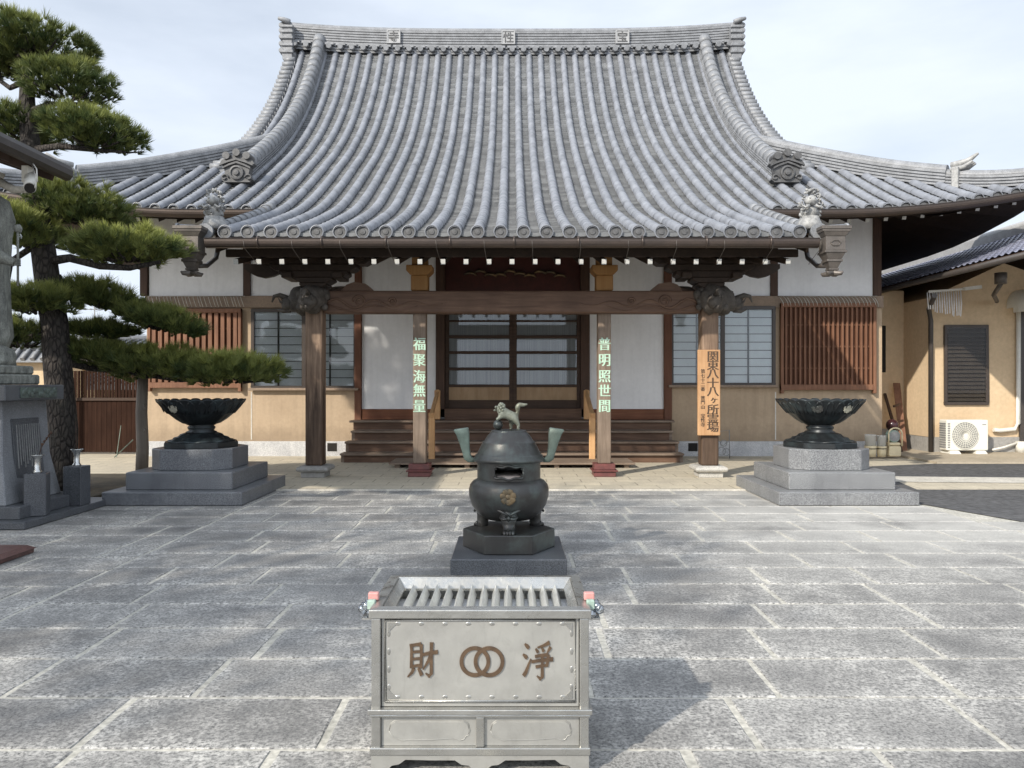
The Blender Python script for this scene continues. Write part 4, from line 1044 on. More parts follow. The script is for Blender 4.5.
# ------------------------------------------------------------------ incense burner
IX, IY = -0.03, 7.34
MB().box(IX-0.515, IX+0.515, IY-0.55, IY+0.50, 0.003, 0.15).build('plinth_tmp', M['grand'], None, bevel=0.008)
o = bpy.data.objects['plinth_tmp']; o.name = 'granite_slab'; o.data.name = 'granite_slab'
tag(o, 'square dark granite slab under the hexagonal base of the incense burner', 'plinth')
ib = thing('incense_burner', 'bronze incense burner with a lion on its domed lid, on a hexagonal base', 'incense burner', (IX, IY, 0.15))
MB().poly(hexpts(IX, IY, 0.44), 0.151, 0.325, axis='z').build('hexagonal_base', M['bronze'], ib, bevel=0.008)
bd = MB()
prof = [(0.12,0.405),(0.22,0.425),(0.305,0.48),(0.355,0.555),(0.379,0.64),(0.381,0.70),(0.368,0.748),(0.338,0.782),(0.308,0.797),(0.302,0.803)]
bd.lathe(IX, IY, prof, 64)
bd.build('bowl', M['bronze'], ib)
nk = MB()                                            # neck ring with a cusped opening left through its wall
n_ = 96; zs = [0.800+0.165*i/18 for i in range(19)]
def inside(t_, z_):
    a_ = (t_+math.pi/2) % (2*math.pi); a_ = a_-2*math.pi if a_ > math.pi else a_
    u = a_*0.30; vv = z_-0.885
    hw = 0.135
    if abs(u) > hw: return False
    lim = 0.052+0.008*math.cos(u/hw*math.pi*2) if abs(u) < hw*0.55 else 0.050*math.sqrt(max(0, 1-((abs(u)-hw*0.55)/(hw*0.45))**2))
    return abs(vv) < lim
for rad in (0.301, 0.285):
    b0 = len(nk.v)
    vs = [(IX+rad*math.cos(2*math.pi*k/n_), IY+rad*math.sin(2*math.pi*k/n_), z_) for z_ in zs for k in range(n_)]
    fs = []
    for i in range(18):
        for k in range(n_):
            if not inside(2*math.pi*(k+0.5)/n_, (zs[i]+zs[i+1])/2): fs.append((i*n_+k, i*n_+(k+1) % n_, (i+1)*n_+(k+1) % n_, (i+1)*n_+k))
    nk.add(vs, fs, 0, True)
nk.build('neck', M['bronze'], ib)
rm = MB(); pts = []
for i in range(49):
    a_ = 2*math.pi*i/48; u = 0.138*math.copysign(min(1, abs(1.18*math.cos(a_))), math.cos(a_)); vv = 0.056*math.copysign(min(1, abs(1.25*math.sin(a_))), math.sin(a_))
    vv += 0.010*math.cos(u/0.135*math.pi*2)*math.sin(a_)
    t_ = -math.pi/2+u/0.30; pts.append((IX+0.305*math.cos(t_), IY+0.305*math.sin(t_), 0.885+vv))
rm.tube(pts, 0.011, 8); rm.build('opening_rim', M['bronze'], ib)
MB().lathe(IX, IY, [(0.275,0.80),(0.275,0.835),(0.20,0.85),(0.0,0.852)], 40).build('ash_bed', M['ashes'], ib)
ld = MB(); ld.lathe(IX, IY, [(0.30,0.962),(0.335,0.968),(0.340,0.985),(0.335,1.0),(0.325,1.004),(0.322,1.025),(0.312,1.032),(0.300,1.04),(0.275,1.10),(0.255,1.135),(0.252,1.15),(0.238,1.155),(0.205,1.205),(0.175,1.24),(0.168,1.248),(0.17,1.255),(0.155,1.262),(0.0,1.264)], 64)
lid = ld.build('lid', M['bronze'], ib)
for s in (-1, 1):                                    # flared upright handles
    h = MB(); x = IX
    pr = [(0.32,0.955,.03),(0.385,0.955,.045),(0.425,0.985,.05),(0.445,1.06,.05),(0.470,1.14,.055),(0.50,1.22,.06),(0.528,1.265,.065)]
    pi = [(0.32,0.99,.03),(0.35,0.998,.045),(0.366,1.03,.05),(0.375,1.10,.05),(0.378,1.17,.055),(0.380,1.23,.06),(0.388,1.285,.065)]
    vs = []
    for (a_, b_) in zip(pr, pi):
        vs += [(x+s*a_[0], IY-a_[2], a_[1]), (x+s*a_[0], IY+a_[2], a_[1]), (x+s*b_[0], IY+b_[2], b_[1]), (x+s*b_[0], IY-b_[2], b_[1])]
    n4 = len(pr); h.add(vs, [(i*4+k, i*4+(k+1) % 4, (i+1)*4+(k+1) % 4, (i+1)*4+k) for i in range(n4-1) for k in range(4)] + [(0,3,2,1), tuple(4*(n4-1)+k for k in range(4))], 0, True)
    for (u0, u1) in ((0.04, 0.5),):
        pass
    h.build('handle', M['verdi'], ib, bevel=0.008)
for a_ in (R(-90), R(30), R(150)):                   # beast-face feet
    f = MB(); d = Vector((math.cos(a_), math.sin(a_), 0)); q = Vector((IX, IY, 0))+d*0.275; sv = Vector((-d.y, d.x, 0))
    f.ball(q+Vector((0,0,0.50)), (0.085,0.085,0.070), 20, 14, 0, 0.30, 34)
    f.tube([q+Vector((0,0,0.49)), q+d*0.015+Vector((0,0,0.42)), q+d*0.02+Vector((0,0,0.365)), q+d*0.03+Vector((0,0,0.327))], [0.088,0.060,0.055,0.072], 16)
    for e in (-1, 1):                                # flame brows, muzzle folds and claws of the mask
        f.tube([q+d*0.085+sv*e*0.012+Vector((0,0,0.505)), q+d*0.078+sv*e*0.05+Vector((0,0,0.528)), q+d*0.05+sv*e*0.10+Vector((0,0,0.548)), q+d*0.04+sv*e*0.118+Vector((0,0,0.562))], [0.012,0.016,0.013,0.003], 7)
        f.tube([q+d*0.088+sv*e*0.01+Vector((0,0,0.475)), q+d*0.082+sv*e*0.05+Vector((0,0,0.468)), q+d*0.055+sv*e*0.085+Vector((0,0,0.485))], [0.014,0.013,0.006], 7)
        f.tube([q+d*0.088+sv*e*0.03+Vector((0,0,0.50)), q+d*0.086+sv*e*0.045+Vector((0,0,0.502))], [0.009,0.008], 6)
        for k in (0.012, 0.038): f.tube([q+d*0.05+sv*e*k+Vector((0,0,0.36)), q+d*0.085+sv*e*k+Vector((0,0,0.335)), q+d*0.095+sv*e*k+Vector((0,0,0.328))], [0.018,0.015,0.005], 7)
    f.tube([q+d*0.09+Vector((0,0,0.515)), q+d*0.10+Vector((0,0,0.485)), q+d*0.09+Vector((0,0,0.455))], [0.010,0.017,0.008], 8)
    f.build('foot', M['bronze'], ib)
cg = MB(); crest(cg, (IX-0.005, IY-0.381, 0.675), 0.075, (0,-1,0.05)); cg.build('gilt_crest', M['gold'], ib)
# lion pawing a ball, body grown as one skin
def skin(name, joints, links, root, m, parent, off, sub=2, rootidx=0):
    me = bpy.data.meshes.new(name); rl = Vector((0,0,0)); q = parent
    while q is not None: rl += q.location; q = q.parent
    me.from_pydata([tuple(Vector(j[:3])+off-rl) for j in joints], links, [])
    o = bpy.data.objects.new(name, me); COL.objects.link(o); o.parent = parent; me.materials.append(m)
    sk = o.modifiers.new('skin', 'SKIN'); sk.use_smooth_shade = True
    for i, j in enumerate(joints):
        me.skin_vertices[0].data[i].radius = (j[3], j[3]); me.skin_vertices[0].data[i].use_root = (i == rootidx)
    ss = o.modifiers.new('sub', 'SUBSURF'); ss.levels = sub; ss.render_levels = sub
    return o
off = Vector((IX-0.005, IY, 1.262))
J = [(0.055,0,0.125,.042),(-0.005,0,0.15,.047),(-0.055,0,0.178,.050),(-0.088,0,0.200,.042),(-0.115,0,0.196,.028),      # rump, waist, chest, head, muzzle
     (0.075,-0.03,0.085,.030),(0.098,-0.032,0.045,.016),(0.090,-0.032,0.008,.014),(0.110,-0.034,0.008,.012),            # hind leg
     (0.04,0.03,0.085,.028),(0.020,0.032,0.04,.016),(0.030,0.032,0.008,.014),(0.008,0.033,0.008,.012),
     (-0.075,-0.032,0.125,.020),(-0.100,-0.034,0.105,.015),(-0.118,-0.030,0.100,.013),                                   # fore paw up on the ball
     (-0.072,0.032,0.125,.020),(-0.090,0.034,0.105,.015),(-0.105,0.030,0.098,.013),
     (0.085,0,0.150,.016),(0.092,0,0.185,.020),(0.085,0,0.215,.030),(0.105,0,0.245,.028),(0.145,0,0.236,.018),(0.185,0,0.246,.006)]
LK = [(0,1),(1,2),(2,3),(3,4),(0,5),(5,6),(6,7),(7,8),(0,9),(9,10),(10,11),(11,12),(2,13),(13,14),(14,15),(2,16),(16,17),(17,18),(0,19),(19,20),(20,21),(21,22),(22,23),(23,24)]
lion = skin('lion_figure', J, LK, 0, M['lionm'], ib, off)
mn = MB()
for k in range(26):                                  # curled mane, ears, brow
    a_ = k*2.4; r_ = 0.043; zz = -1+2*(k+0.5)/26; q = math.sqrt(1-zz*zz)
    c = off+Vector((-0.066+r_*0.7*q*math.cos(a_), r_*1.15*q*math.sin(a_), 0.200+r_*1.15*zz)); mn.ball(c, 0.016, 8, 6)
mn.ball(off+Vector((-0.128,0,0.187)), (0.016,0.022,0.010), 8, 6); mn.ball(off+Vector((-0.118,0,0.218)), (0.014,0.03,0.012), 8, 6)
for e in (-1, 1): mn.ball(off+Vector((-0.121,e*0.019,0.209)), 0.007, 6, 5)
mn.build('mane', M['lionm'], lion)
bl = MB(); bl.ball(off+Vector((-0.098,0,0.048)), 0.047, 20, 14, 0, 0.10, 60); bl.build('openwork_ball', M['bronze'], ib)

# ------------------------------------------------------------------ offering box
OX0, OX1, OY = -0.623, 0.345, 3.345                  # front face
def oz(py): return EYE-(py-384)/230.0
ob = thing('offering_box', 'stainless steel offering box with two interlocking rings and two characters on its front', 'offering box', ((OX0+OX1)/2, OY+0.3, 0))
cx = (OX0+OX1)/2; zr = oz(610); OD = 0.60
fr = MB()
Y0, Y1 = OY, OY+OD
for (a_, b_) in ((OX0+0.01, OX0+0.05), (OX1-0.05, OX1-0.01)):
    fr.box(a_, b_, Y0+0.004, Y0+0.05, oz(755)+0.002, oz(619)); fr.box(a_, b_, Y1-0.05, Y1-0.004, oz(755)+0.002, oz(619))
for (z0, z1, pj) in ((oz(714.5), oz(709), 0.012), (oz(717.5), oz(714.5)-0.001, 0.004), (oz(755.6), oz(748), 0.004)):
    fr.box(OX0+0.008-pj, OX1-0.008+pj, Y0-pj, Y1+pj, z0, z1)
fr.box(cx-0.018, cx+0.018, Y0+0.003, Y0+0.03, oz(748)+0.001, oz(717.5)-0.001)
fr.build('frame', M['steel'], ob, bevel=0.004, seg=2)
tp = MB()                                            # rim: four mitred lengths, sloping inwards
def rim(mb, o_, i_, zo, zi, zb):
    (a0,a1,b0,b1), (c0,c1,d0,d1) = o_, i_
    O = [(a0,b0),(a1,b0),(a1,b1),(a0,b1)]; I = [(c0,d0),(c1,d0),(c1,d1),(c0,d1)]
    for k in range(4):
        p_, q_, r_, s_ = O[k], O[(k+1) % 4], I[(k+1) % 4], I[k]
        mb.add([(*p_,zb),(*q_,zb),(*r_,zb),(*s_,zb),(*p_,zo),(*q_,zo),(*r_,zi),(*s_,zi)], [(0,1,5,4),(4,5,6,7),(2,3,7,6),(0,3,2,1)])
ox = (OX0, OX1, Y0-0.004, Y1+0.004)
rim(tp, ox, (OX0+0.05, OX1-0.05, Y0+0.046, Y1-0.046), zr, zr+0.004, oz(619)+0.001)
rim(tp, (OX0+0.052, OX1-0.052, Y0+0.048, Y1-0.048), (OX0+0.085, OX1-0.085, Y0+0.08, Y1-0.08), zr+0.002, zr-0.045, zr-0.06)
tp.build('rim', M['steel'], ob, bevel=0.004, seg=2)
pn = MB(); pn.box(OX0+0.052, OX1-0.052, Y0+0.022, Y0+0.03, oz(709)+0.001, oz(619)-0.001)
pn.box(OX0+0.052, OX1-0.052, Y1-0.03, Y1-0.022, oz(709)+0.001, oz(619)-0.001)
for x in (OX0+0.022, OX1-0.030): pn.box(x, x+0.008, Y0+0.052, Y1-0.052, oz(755)+0.03, oz(619)-0.001)
fp = pn.build('main_panel', M['steelp'], ob, bevel=0.002)
bdg = MB()                                           # beaded edge of the front panel
x0, x1, z0, z1 = OX0+0.068, OX1-0.068, oz(703.5), oz(621.5)
bdg.tube([(x0,Y0+0.021,z0),(x1,Y0+0.021,z0),(x1,Y0+0.021,z1),(x0,Y0+0.021,z1),(x0,Y0+0.021,z0)], 0.007, 8)
for k in range(8):
    x = x0+0.055+(x1-x0-0.11)*k/7
    for z_ in (z0+0.018, z1-0.018): bdg.ball((x, Y0+0.0225, z_), (0.014,0.0018,0.009), 10, 6)
for k in range(4):
    z_ = z0+0.06+(z1-z0-0.12)*k/3
    for x in (x0+0.016, x1-0.016): bdg.ball((x, Y0+0.0225, z_), (0.009,0.0018,0.016), 10, 6)
for x, s in ((x0+0.012, 1), (x1-0.012, -1)):
    for z_, q in ((z0+0.012, 1), (z1-0.012, -1)): bdg.poly([(x,z_),(x+s*0.045,z_),(x+s*0.03,z_+q*0.012),(x+s*0.012,z_+q*0.03),(x,z_+q*0.045)], Y0+0.0185, Y0+0.0225)
bdg.build('panel_edging', M['steel'], fp)
lp = MB(); lp.box(OX0+0.052, OX1-0.052, Y0+0.02, Y0+0.03, oz(748)+0.001, oz(717.5)-0.001)
lpo = lp.build('lower_panel', M['steelp'], ob)
for (a_, b_) in ((OX0+0.085, cx-0.045), (cx+0.045, OX1-0.085)):
    zc = (oz(748)+oz(717.5))/2; hh = 0.043; pts = []
    cusp = [(0,.0),(.02,.7),(.07,1),(.14,.93),(.5,.93),(.86,.93),(.93,1),(.98,.7),(1,0),(.985,-.45),(.95,-.55),(.93,-.85),(.88,-1),(.80,-.75),(.5,-.93),(.22,-.95),(.16,-1),(.11,-.8),(.04,-.65)]
    pts = [(a_+(b_-a_)*u, zc+hh*v_) for u, v_ in cusp]
    cq = MB(); cq.tube([(p_[0], Y0+0.0195, p_[1]) for p_ in pts+pts[:1]], 0.0035, 6)
    cq.poly([(a_+(b_-a_)*(0.5+(u-0.5)*0.985), zc+hh*v_*0.95) for u, v_ in cusp], Y0+0.0165, Y0+0.0198)
    cq.build('cartouche', M['steelp'], lpo, bevel=0.002)
ap = MB()                                            # cusped apron between the feet
zb, zt = 0.002, oz(755.6)-0.001
def foot_curve(xa, xb): return [(xa,zb),(xa+(xb-xa)*.14,zb),(xa+(xb-xa)*.2,zb+.018),(xa+(xb-xa)*.27,zb+.02),(xa+(xb-xa)*.33,zb+.036),(xa+(xb-xa)*.45,zb+.042),(xa+(xb-xa)*.55,zb+.062)]
xa, xb = OX0+0.01, OX1-0.01
half = foot_curve(xa, xa+0.27)+[(cx-0.22,zt-0.022),(cx-0.11,zt-0.022),(cx-0.08,zt-0.042),(cx-0.05,zt-0.045),(cx-0.025,zt-0.065),(cx,zt-0.072)]
outline = half+[(2*cx-p_[0], p_[1]) for p_ in half[::-1][1:]]+[(xb,zt),(xa,zt)]
ap.poly(outline, Y0+0.003, Y0+0.012); ap.poly(outline, Y1-0.012, Y1-0.003)
for x in (xa+0.001, xb-0.010): ap.poly([(Y0+0.013,zb),(Y0+0.10,zb),(Y0+0.16,zt-0.03),(Y1-0.16,zt-0.03),(Y1-0.10,zb),(Y1-0.013,zb),(Y1-0.013,zt),(Y0+0.013,zt)], x, x+0.009, axis='x')
ap.build('apron', M['steelp'], ob)
for k in range(13):                                  # ridged bars across the mouth
    x = cx-0.355+0.71*k/12; b = MB()
    b.poly([(x-0.021,zr-0.075),(x+0.021,zr-0.075),(x,zr-0.022)], Y0+0.081, Y1-0.081); b.build('slat', M['slatm'], ob)
fl_ = MB(); fl_.box(OX0+0.06, OX1-0.06, Y0+0.05, Y1-0.05, zr-0.115, zr-0.105); fl_.build('tray', M['cloth'], ob)
def strokes(mb, lst, x0, z0, w_, h_, y0, y1):
    """brush strokes given as (x, y, width) runs in a 100-unit square, y downwards"""
    for i, st_ in enumerate(lst):
        L_, R_ = [], []
        for k, (px, py, wd) in enumerate(st_):
            a_ = st_[max(k-1, 0)]; b_ = st_[min(k+1, len(st_)-1)]
            d = Vector((b_[0]-a_[0], b_[1]-a_[1])).normalized(); n2 = Vector((-d.y, d.x))*wd/2
            L_.append((px+n2.x, py+n2.y)); R_.append((px-n2.x, py-n2.y))
        for k in range(len(st_)-1):
            mb.poly([(x0+w_*p_[0]/100, z0-h_*p_[1]/100) for p_ in (L_[k], L_[k+1], R_[k+1], R_[k])], y0-0.0001*i, y1)
        for k in range(1, len(st_)-1):
            px, py, wd = st_[k]; mb.poly([(x0+w_*(px+wd*.48*math.cos(q))/100, z0-h_*(py+wd*.48*math.sin(q))/100) for q in [j*math.pi/5 for j in range(10)]], y0-0.0001*i-0.00005, y1)
ZAI = [[(13,4,10),(15,20,9),(14,70,10)], [(12,9,9),(30,6,8),(46,5,11)], [(46,5,11),(47,30,9),(45,70,10)], [(16,27,7),(32,25,7),(44,25,8)], [(16,46,7),(32,44,7),(44,44,8)], [(14,66,8),(32,63,7),(45,63,9)],
       [(22,70,11),(16,82,9),(2,94,4)], [(36,70,6),(43,80,10),(48,90,11)], [(50,34,9),(72,29,9),(100,26,11)], [(80,0,12),(79,40,10),(79,84,11),(72,92,9),(60,84,3)], [(78,32,10),(68,52,9),(52,74,4)]]
JO = [[(6,4,5),(14,10,11),(20,16,9)], [(0,32,5),(9,38,11),(14,43,9)], [(2,90,11),(10,80,11),(20,58,7),(26,44,3)],
      [(88,0,11),(70,8,8),(48,14,4)], [(42,17,5),(48,24,9),(50,28,8)], [(62,14,5),(67,21,9),(69,25,8)], [(92,12,9),(86,20,8),(80,28,3)],
      [(40,38,8),(60,35,8),(84,33,10)], [(84,33,10),(83,48,9),(79,64,9)], [(28,52,8),(60,48,8),(100,45,11)], [(42,66,8),(60,63,7),(82,61,8)], [(64,32,10),(64,60,9),(64,92,11),(57,98,9),(46,90,3)]]
def bz(c): return oz(570+0.2578*c)
def bxx(c): return ((360+0.2578*c)-512)/F*OY
lt = MB()
strokes(lt, ZAI, bxx(180), bz(287), bxx(300)-bxx(180), bz(287)-bz(430), Y0+0.016, Y0+0.0215)
strokes(lt, JO, bxx(632), bz(287), bxx(750)-bxx(632), bz(287)-bz(432), Y0+0.016, Y0+0.0215)
lto = lt.build('lettering', M['lets'], fp, fix=False)
rg = MB()
for c_, dy in ((445, 0.0), (500, 0.0006)):
    ro, ri = (bxx(60)-bxx(0)), (bxx(45)-bxx(0)); n_ = 64; vs = []
    for k in range(n_):
        t_ = 2*math.pi*k/n_
        for r_, y_ in ((ri, Y0+0.0215), (ri, Y0+0.0155-dy), (ro, Y0+0.0155-dy), (ro, Y0+0.0215)): vs.append((bxx(c_)+r_*math.cos(t_), y_, bz(362)+r_*math.sin(t_)))
    rg.add(vs, [(k*4+j, k*4+(j+1) % 4, ((k+1) % n_)*4+(j+1) % 4, ((k+1) % n_)*4+j) for k in range(n_) for j in range(4)])
rg.build('ring_emblem', M['lets'], fp)
for s, x, side in ((-1, OX0, 'left'), (1, OX1, 'right')):
    pk = thing('padlock', f'red padlock in a clear wrap hanging at the {side} edge of the steel offering box', 'padlock', (x+s*0.02, OY+0.16, zr-0.06))
    b = MB(); b.box(x+s*0.005-0.024, x+s*0.005+0.024, OY+0.135, OY+0.165, zr+0.002, zr+0.038); b.build('body', M['pinkred'], pk, bevel=0.006, seg=2)
    b = MB(); b.box(x+s*0.008-0.018, x+s*0.008+0.018, OY+0.10, OY+0.132, zr-0.03, zr+0.012); b.build('tag', M['mint'], pk, bevel=0.004)
    b = MB(); b.tube([(x+s*0.005-0.014,OY+0.15,zr+0.005),(x+s*0.02-0.014,OY+0.15,zr-0.04),(x+s*0.03,OY+0.15,zr-0.055),(x+s*0.02+0.014,OY+0.15,zr-0.04),(x+s*0.005+0.014,OY+0.15,zr+0.005)], 0.006, 8)
    b.box(x+min(0,s*0.05), x+max(0,s*0.05), OY+0.10, OY+0.20, zr-0.075, zr-0.066)
    b.build('shackle', M['chrome'], pk)
    b = MB()
    for k in range(7): b.ball((x+s*(0.012+0.020*(k % 3)), OY+0.11+0.012*k, zr-0.05+0.016*((k*2) % 3)), (0.022,0.02,0.02), 8, 6, 0, 0.5, 40)
    b.build('wrap', glass('clear wrap', (0.92,0.94,0.95), 0.15, 0.75), pk)

# ------------------------------------------------------------------ left side: monument, vases, slab, shelter
mo = thing('statue_pedestal', 'tapered grey stone pedestal with a dark engraved plaque, at the left edge', 'pedestal', (-6.2, 9.7, 0))
MB().box(-8.4, -5.66, 8.93, 10.95, 0.004, 0.09).build('base_slab', M['grand'], mo, bevel=0.01)
MB().box(-8.0, -5.83, 9.10, 10.45, 0.09, 0.245).build('lower_step', M['grand'], mo, bevel=0.01)
def frus(mb, a, b, z0, z1):
    vs = [(a[0],a[2],z0),(a[1],a[2],z0),(a[1],a[3],z0),(a[0],a[3],z0),(b[0],b[2],z1),(b[1],b[2],z1),(b[1],b[3],z1),(b[0],b[3],z1)]
    mb.add(vs, [(0,3,2,1),(4,5,6,7),(0,1,5,4),(1,2,6,5),(2,3,7,6),(3,0,4,7)])
b = MB(); frus(b, (-7.6,-6.02,9.14,10.28), (-7.55,-6.10,9.20,10.16), 0.245, 0.80); frus(b, (-7.55,-6.10,9.20,10.16), (-7.5,-6.13,9.24,10.12), 0.80, 1.50)
b.build('body', granite('cool grey pedestal stone', (0.27,0.28,0.295), (0.17,0.178,0.19), 0.6, 90), mo, bevel=0.012)
MB().box(-7.8, -5.90, 8.95, 10.13, 1.50, 1.69).build('cap_slab', M['grand'], mo, bevel=0.01)
b = MB(); b.box(-5.899, -5.885, 9.22, 9.95, 1.53, 1.66)
for k in range(13): b.ball((-5.885, 9.27+0.053*k, 1.595+0.03*math.sin(k*1.7)), (0.012,0.04,0.035), 8, 6, 0, 0.3, 30)
b.build('relief_panel', mat('green grey relief', (0.10,0.13,0.11), (0.06,0.07,0.065), rough=0.6, scale=12), mo)
b = MB(); vs = [(-6.062,9.42,0.52),(-6.055,9.97,0.52),(-6.105,9.92,1.27),(-6.105,9.38,1.27)]
b.add(vs+[(p_[0]-0.05, p_[1], p_[2]) for p_ in vs], [(0,1,2,3),(7,6,5,4),(0,4,5,1),(1,5,6,2),(2,6,7,3),(3,7,4,0)])
plq = b.build('plaque', M['grand'], mo, bevel=0.004)
b = MB()
for k in range(11): y = 9.46+0.043*k; b.bar((-6.062-0.0017*k*0, y, 0.66+0.04*(k % 3)), (-6.098, y, 1.20), 0.012, 0.008)
b.build('engraved_lines', M['grey'], plq)
# standing statue, mostly outside the frame on the left
stt = thing('standing_statue', 'lichen spotted bronze statue on the pedestal, only its right edge in view', 'statue', (-6.75, 9.55, 1.69))
b = MB(); b.box(-7.3, -6.12, 9.10, 9.98, 1.691, 1.82); b.box(-7.2, -6.16, 9.16, 9.92, 1.821, 1.93)
b.ball((-6.72,9.55,2.0), (0.50,0.36,0.20), 18, 10, 0, 0.35, 5); b.ball((-6.32,9.50,2.03), (0.16,0.2,0.16), 12, 8, 0, 0.4, 9); b.build('rock_base', M['lichen'], stt, bevel=0.02)
b = MB(); sx_, sy_ = -6.66, 9.55
b.lathe(sx_, sy_, [(0.33,2.10),(0.385,2.3),(0.36,2.7),(0.345,3.1),(0.37,3.5),(0.40,3.75),(0.36,3.98),(0.20,4.10),(0.10,4.15),(0.11,4.2),(0.16,4.28),(0.17,4.38),(0.13,4.45),(0.04,4.47)], 36,
        wob=lambda r,z,t,i: r*(1+0.06*math.sin(9*t+z*3)*(1 if i < 7 else 0)+0.02*math.sin(17*t+z*9)))
b.build('robed_body', M['lichen'], stt)
b = MB(); b.tube([(-6.04,9.40,2.9),(-6.04,9.40,3.56)], 0.014, 8); b.ball((-6.04,9.40,3.60),(0.048,0.048,0.052),12,8)
b.tube([(-6.5,9.42,3.45),(-6.25,9.34,3.25),(-6.07,9.39,3.18)], [0.12,0.09,0.05], 10)
for k in range(4): b.tube([(-6.06,9.36,3.15+0.022*k),(-6.01,9.37,3.15+0.022*k),(-6.02,9.41,3.15+0.022*k)], 0.012, 6)
b.build('staff_arm', M['lichen'], stt)
# flower stones with metal vases
def vase_stone(x, y, lab, lab2, sprig, rot):
    b = MB(); c_, s_ = math.cos(rot), math.sin(rot); k = 0.12
    pts = [(x+c_*u*k-s_*v_*k, y+s_*u*k+c_*v_*k) for u, v_ in ((-1,-1),(1,-1),(1,1),(-1,1))]
    b.poly(pts, 0.092, 0.61, axis='z')
    tag(b.build('flower_stone', M['grand'], None, bevel=0.008), lab, 'stone post', 'vase stones beside the pedestal')
    v_ = thing('flower_vase', lab2, 'vase', (x, y, 0.61), 'metal vases')
    MB().lathe(x, y, [(0.055,0.611),(0.05,0.63),(0.036,0.65),(0.035,0.74),(0.042,0.79),(0.075,0.825),(0.078,0.832),(0.06,0.825),(0.035,0.79),(0.03,0.66)], 20).build('body', M['chrome'], v_)
    b = MB()
    if sprig:
        b.tube([(x,y,0.70),(x+0.05,y,0.92),(x+0.14,y+0.02,1.08),(x+0.17,y,1.12)], 0.006, 6)
        for q in range(5): b.ball((x+0.06+0.028*q, y, 0.96+0.035*q), (0.014,0.014,0.02), 6, 5)
    else:
        b.tube([(x,y,0.70),(x-0.01,y,0.95),(x-0.015,y,1.2)], 0.004, 6)
    b.build('twig', M['darkz'], v_)
vase_stone(-5.83, 9.44, 'dark granite block carrying a metal vase with a budded twig', 'small metal vase with a budded twig on the nearer dark block', True, 0.35)
vase_stone(-5.80, 10.25, 'dark granite block carrying a metal vase with one bare stick', 'small metal vase with one bare stick on the farther dark block', False, 0.0)
b = MB(); frus(b, (-7.5,-4.82,5.6,7.76), (-7.5,-4.82,5.6,7.76), 0.003, 0.045); frus(b, (-7.5,-4.80,5.58,7.78), (-7.5,-4.86,5.64,7.72), 0.045, 0.085)
tag(b.build('red_granite_slab', M['granr'], None, bevel=0.006), 'low polished red granite slab lying on the paving at the left edge', 'stone slab')
# roofed shelter reaching out of the frame
sh = thing('roofed_shelter', 'dark brown metal roofed shelter at the upper left edge', 'shelter', (-8, 8, 0))
b = MB(); EX, ZE = -5.93, 4.46
b.add([(EX,6.6,ZE+0.10),(EX,10.15,ZE+0.10),(-10.2,10.15,ZE+1.5),(-10.2,6.6,ZE+1.5),(EX,6.6,ZE+0.02),(EX,10.15,ZE+0.02),(-10.2,10.15,ZE+1.40),(-10.2,6.6,ZE+1.40)],
      [(0,1,2,3),(7,6,5,4),(0,4,5,1),(1,5,6,2),(2,6,7,3),(3,7,4,0)])
b.build('roof', M['roofmetal'], sh)
b = MB(); gutter(b, [(0,0,0),(0,0,0.0001)], 0.01); b = MB()
pr = [(-0.02,0.10),(0.06,0.09),(0.085,0.03),(0.08,-0.04),(0.045,-0.09),(-0.02,-0.10)]
b.poly([(EX+0.03+x_, ZE+0.03+z_) for x_, z_ in pr], 6.6, 10.2)
b.build('gutter', M['roofmetal'], sh, bevel=0.006)
b = MB()
for i in range(9): y = 6.7+i*0.42; b.bar((EX-0.08,y,ZE-0.05),(-10,y,ZE+1.3),0.06,0.10)
b.build('rafters', M['darkx'], sh)
b = MB(); b.box(-10.2, -6.9, 6.8, 6.95, 4.1, 4.3); b.box(-10.2, -6.75, 9.6, 9.75, 4.1, 4.3); b.box(-7.15, -7.0, 6.6, 10.1, 4.30, 4.46); b.build('beams', M['darkx'], sh)
for (x, y) in ((-9.6,6.9),(-9.6,9.7)): MB().box(x-0.09, x+0.09, y-0.09, y+0.09, -0.02, 4.1).build('post', M['darkz'], sh)
MB().box(-7.9, -7.74, 6.8, 6.96, -0.02, 4.1).build('post', M['darkz'], sh)
sc = thing('security_light', 'white hooded lamp on a pale bracket under the dark shelter eave', 'lamp', (-5.7, 9.3, 4.1))
b = MB(); b.tube([(-6.02,9.62,4.30),(-5.80,9.25,4.06)], 0.068, 16); b.box(-6.06,-5.98,9.5,9.6,4.20,4.40); b.build('hood', M['pipe'], sc)
b = MB(); b.tube([(-5.80,9.25,4.06),(-5.785,9.225,4.045)], 0.058, 16); b.build('lens', M['black'], sc)
b = MB(); b.tube([(-6.45,9.6,4.25),(-6.15,9.5,4.10),(-5.92,9.46,4.09)], [0.055,0.05,0.035], 8); b.tube([(-6.5,9.6,4.1),(-6.4,9.6,4.35)], 0.07, 8); b.build('bracket', M['palec'], sc)
b = MB(); b.tube([(-5.95,9.5,4.47),(-5.75,9.3,4.30),(-5.68,9.2,4.12)], 0.008, 6); b.tube([(-5.97,9.55,4.45),(-5.78,9.33,4.22),(-5.72,9.22,4.05)], 0.006, 6); b.build('cable', M['wire'], sc)

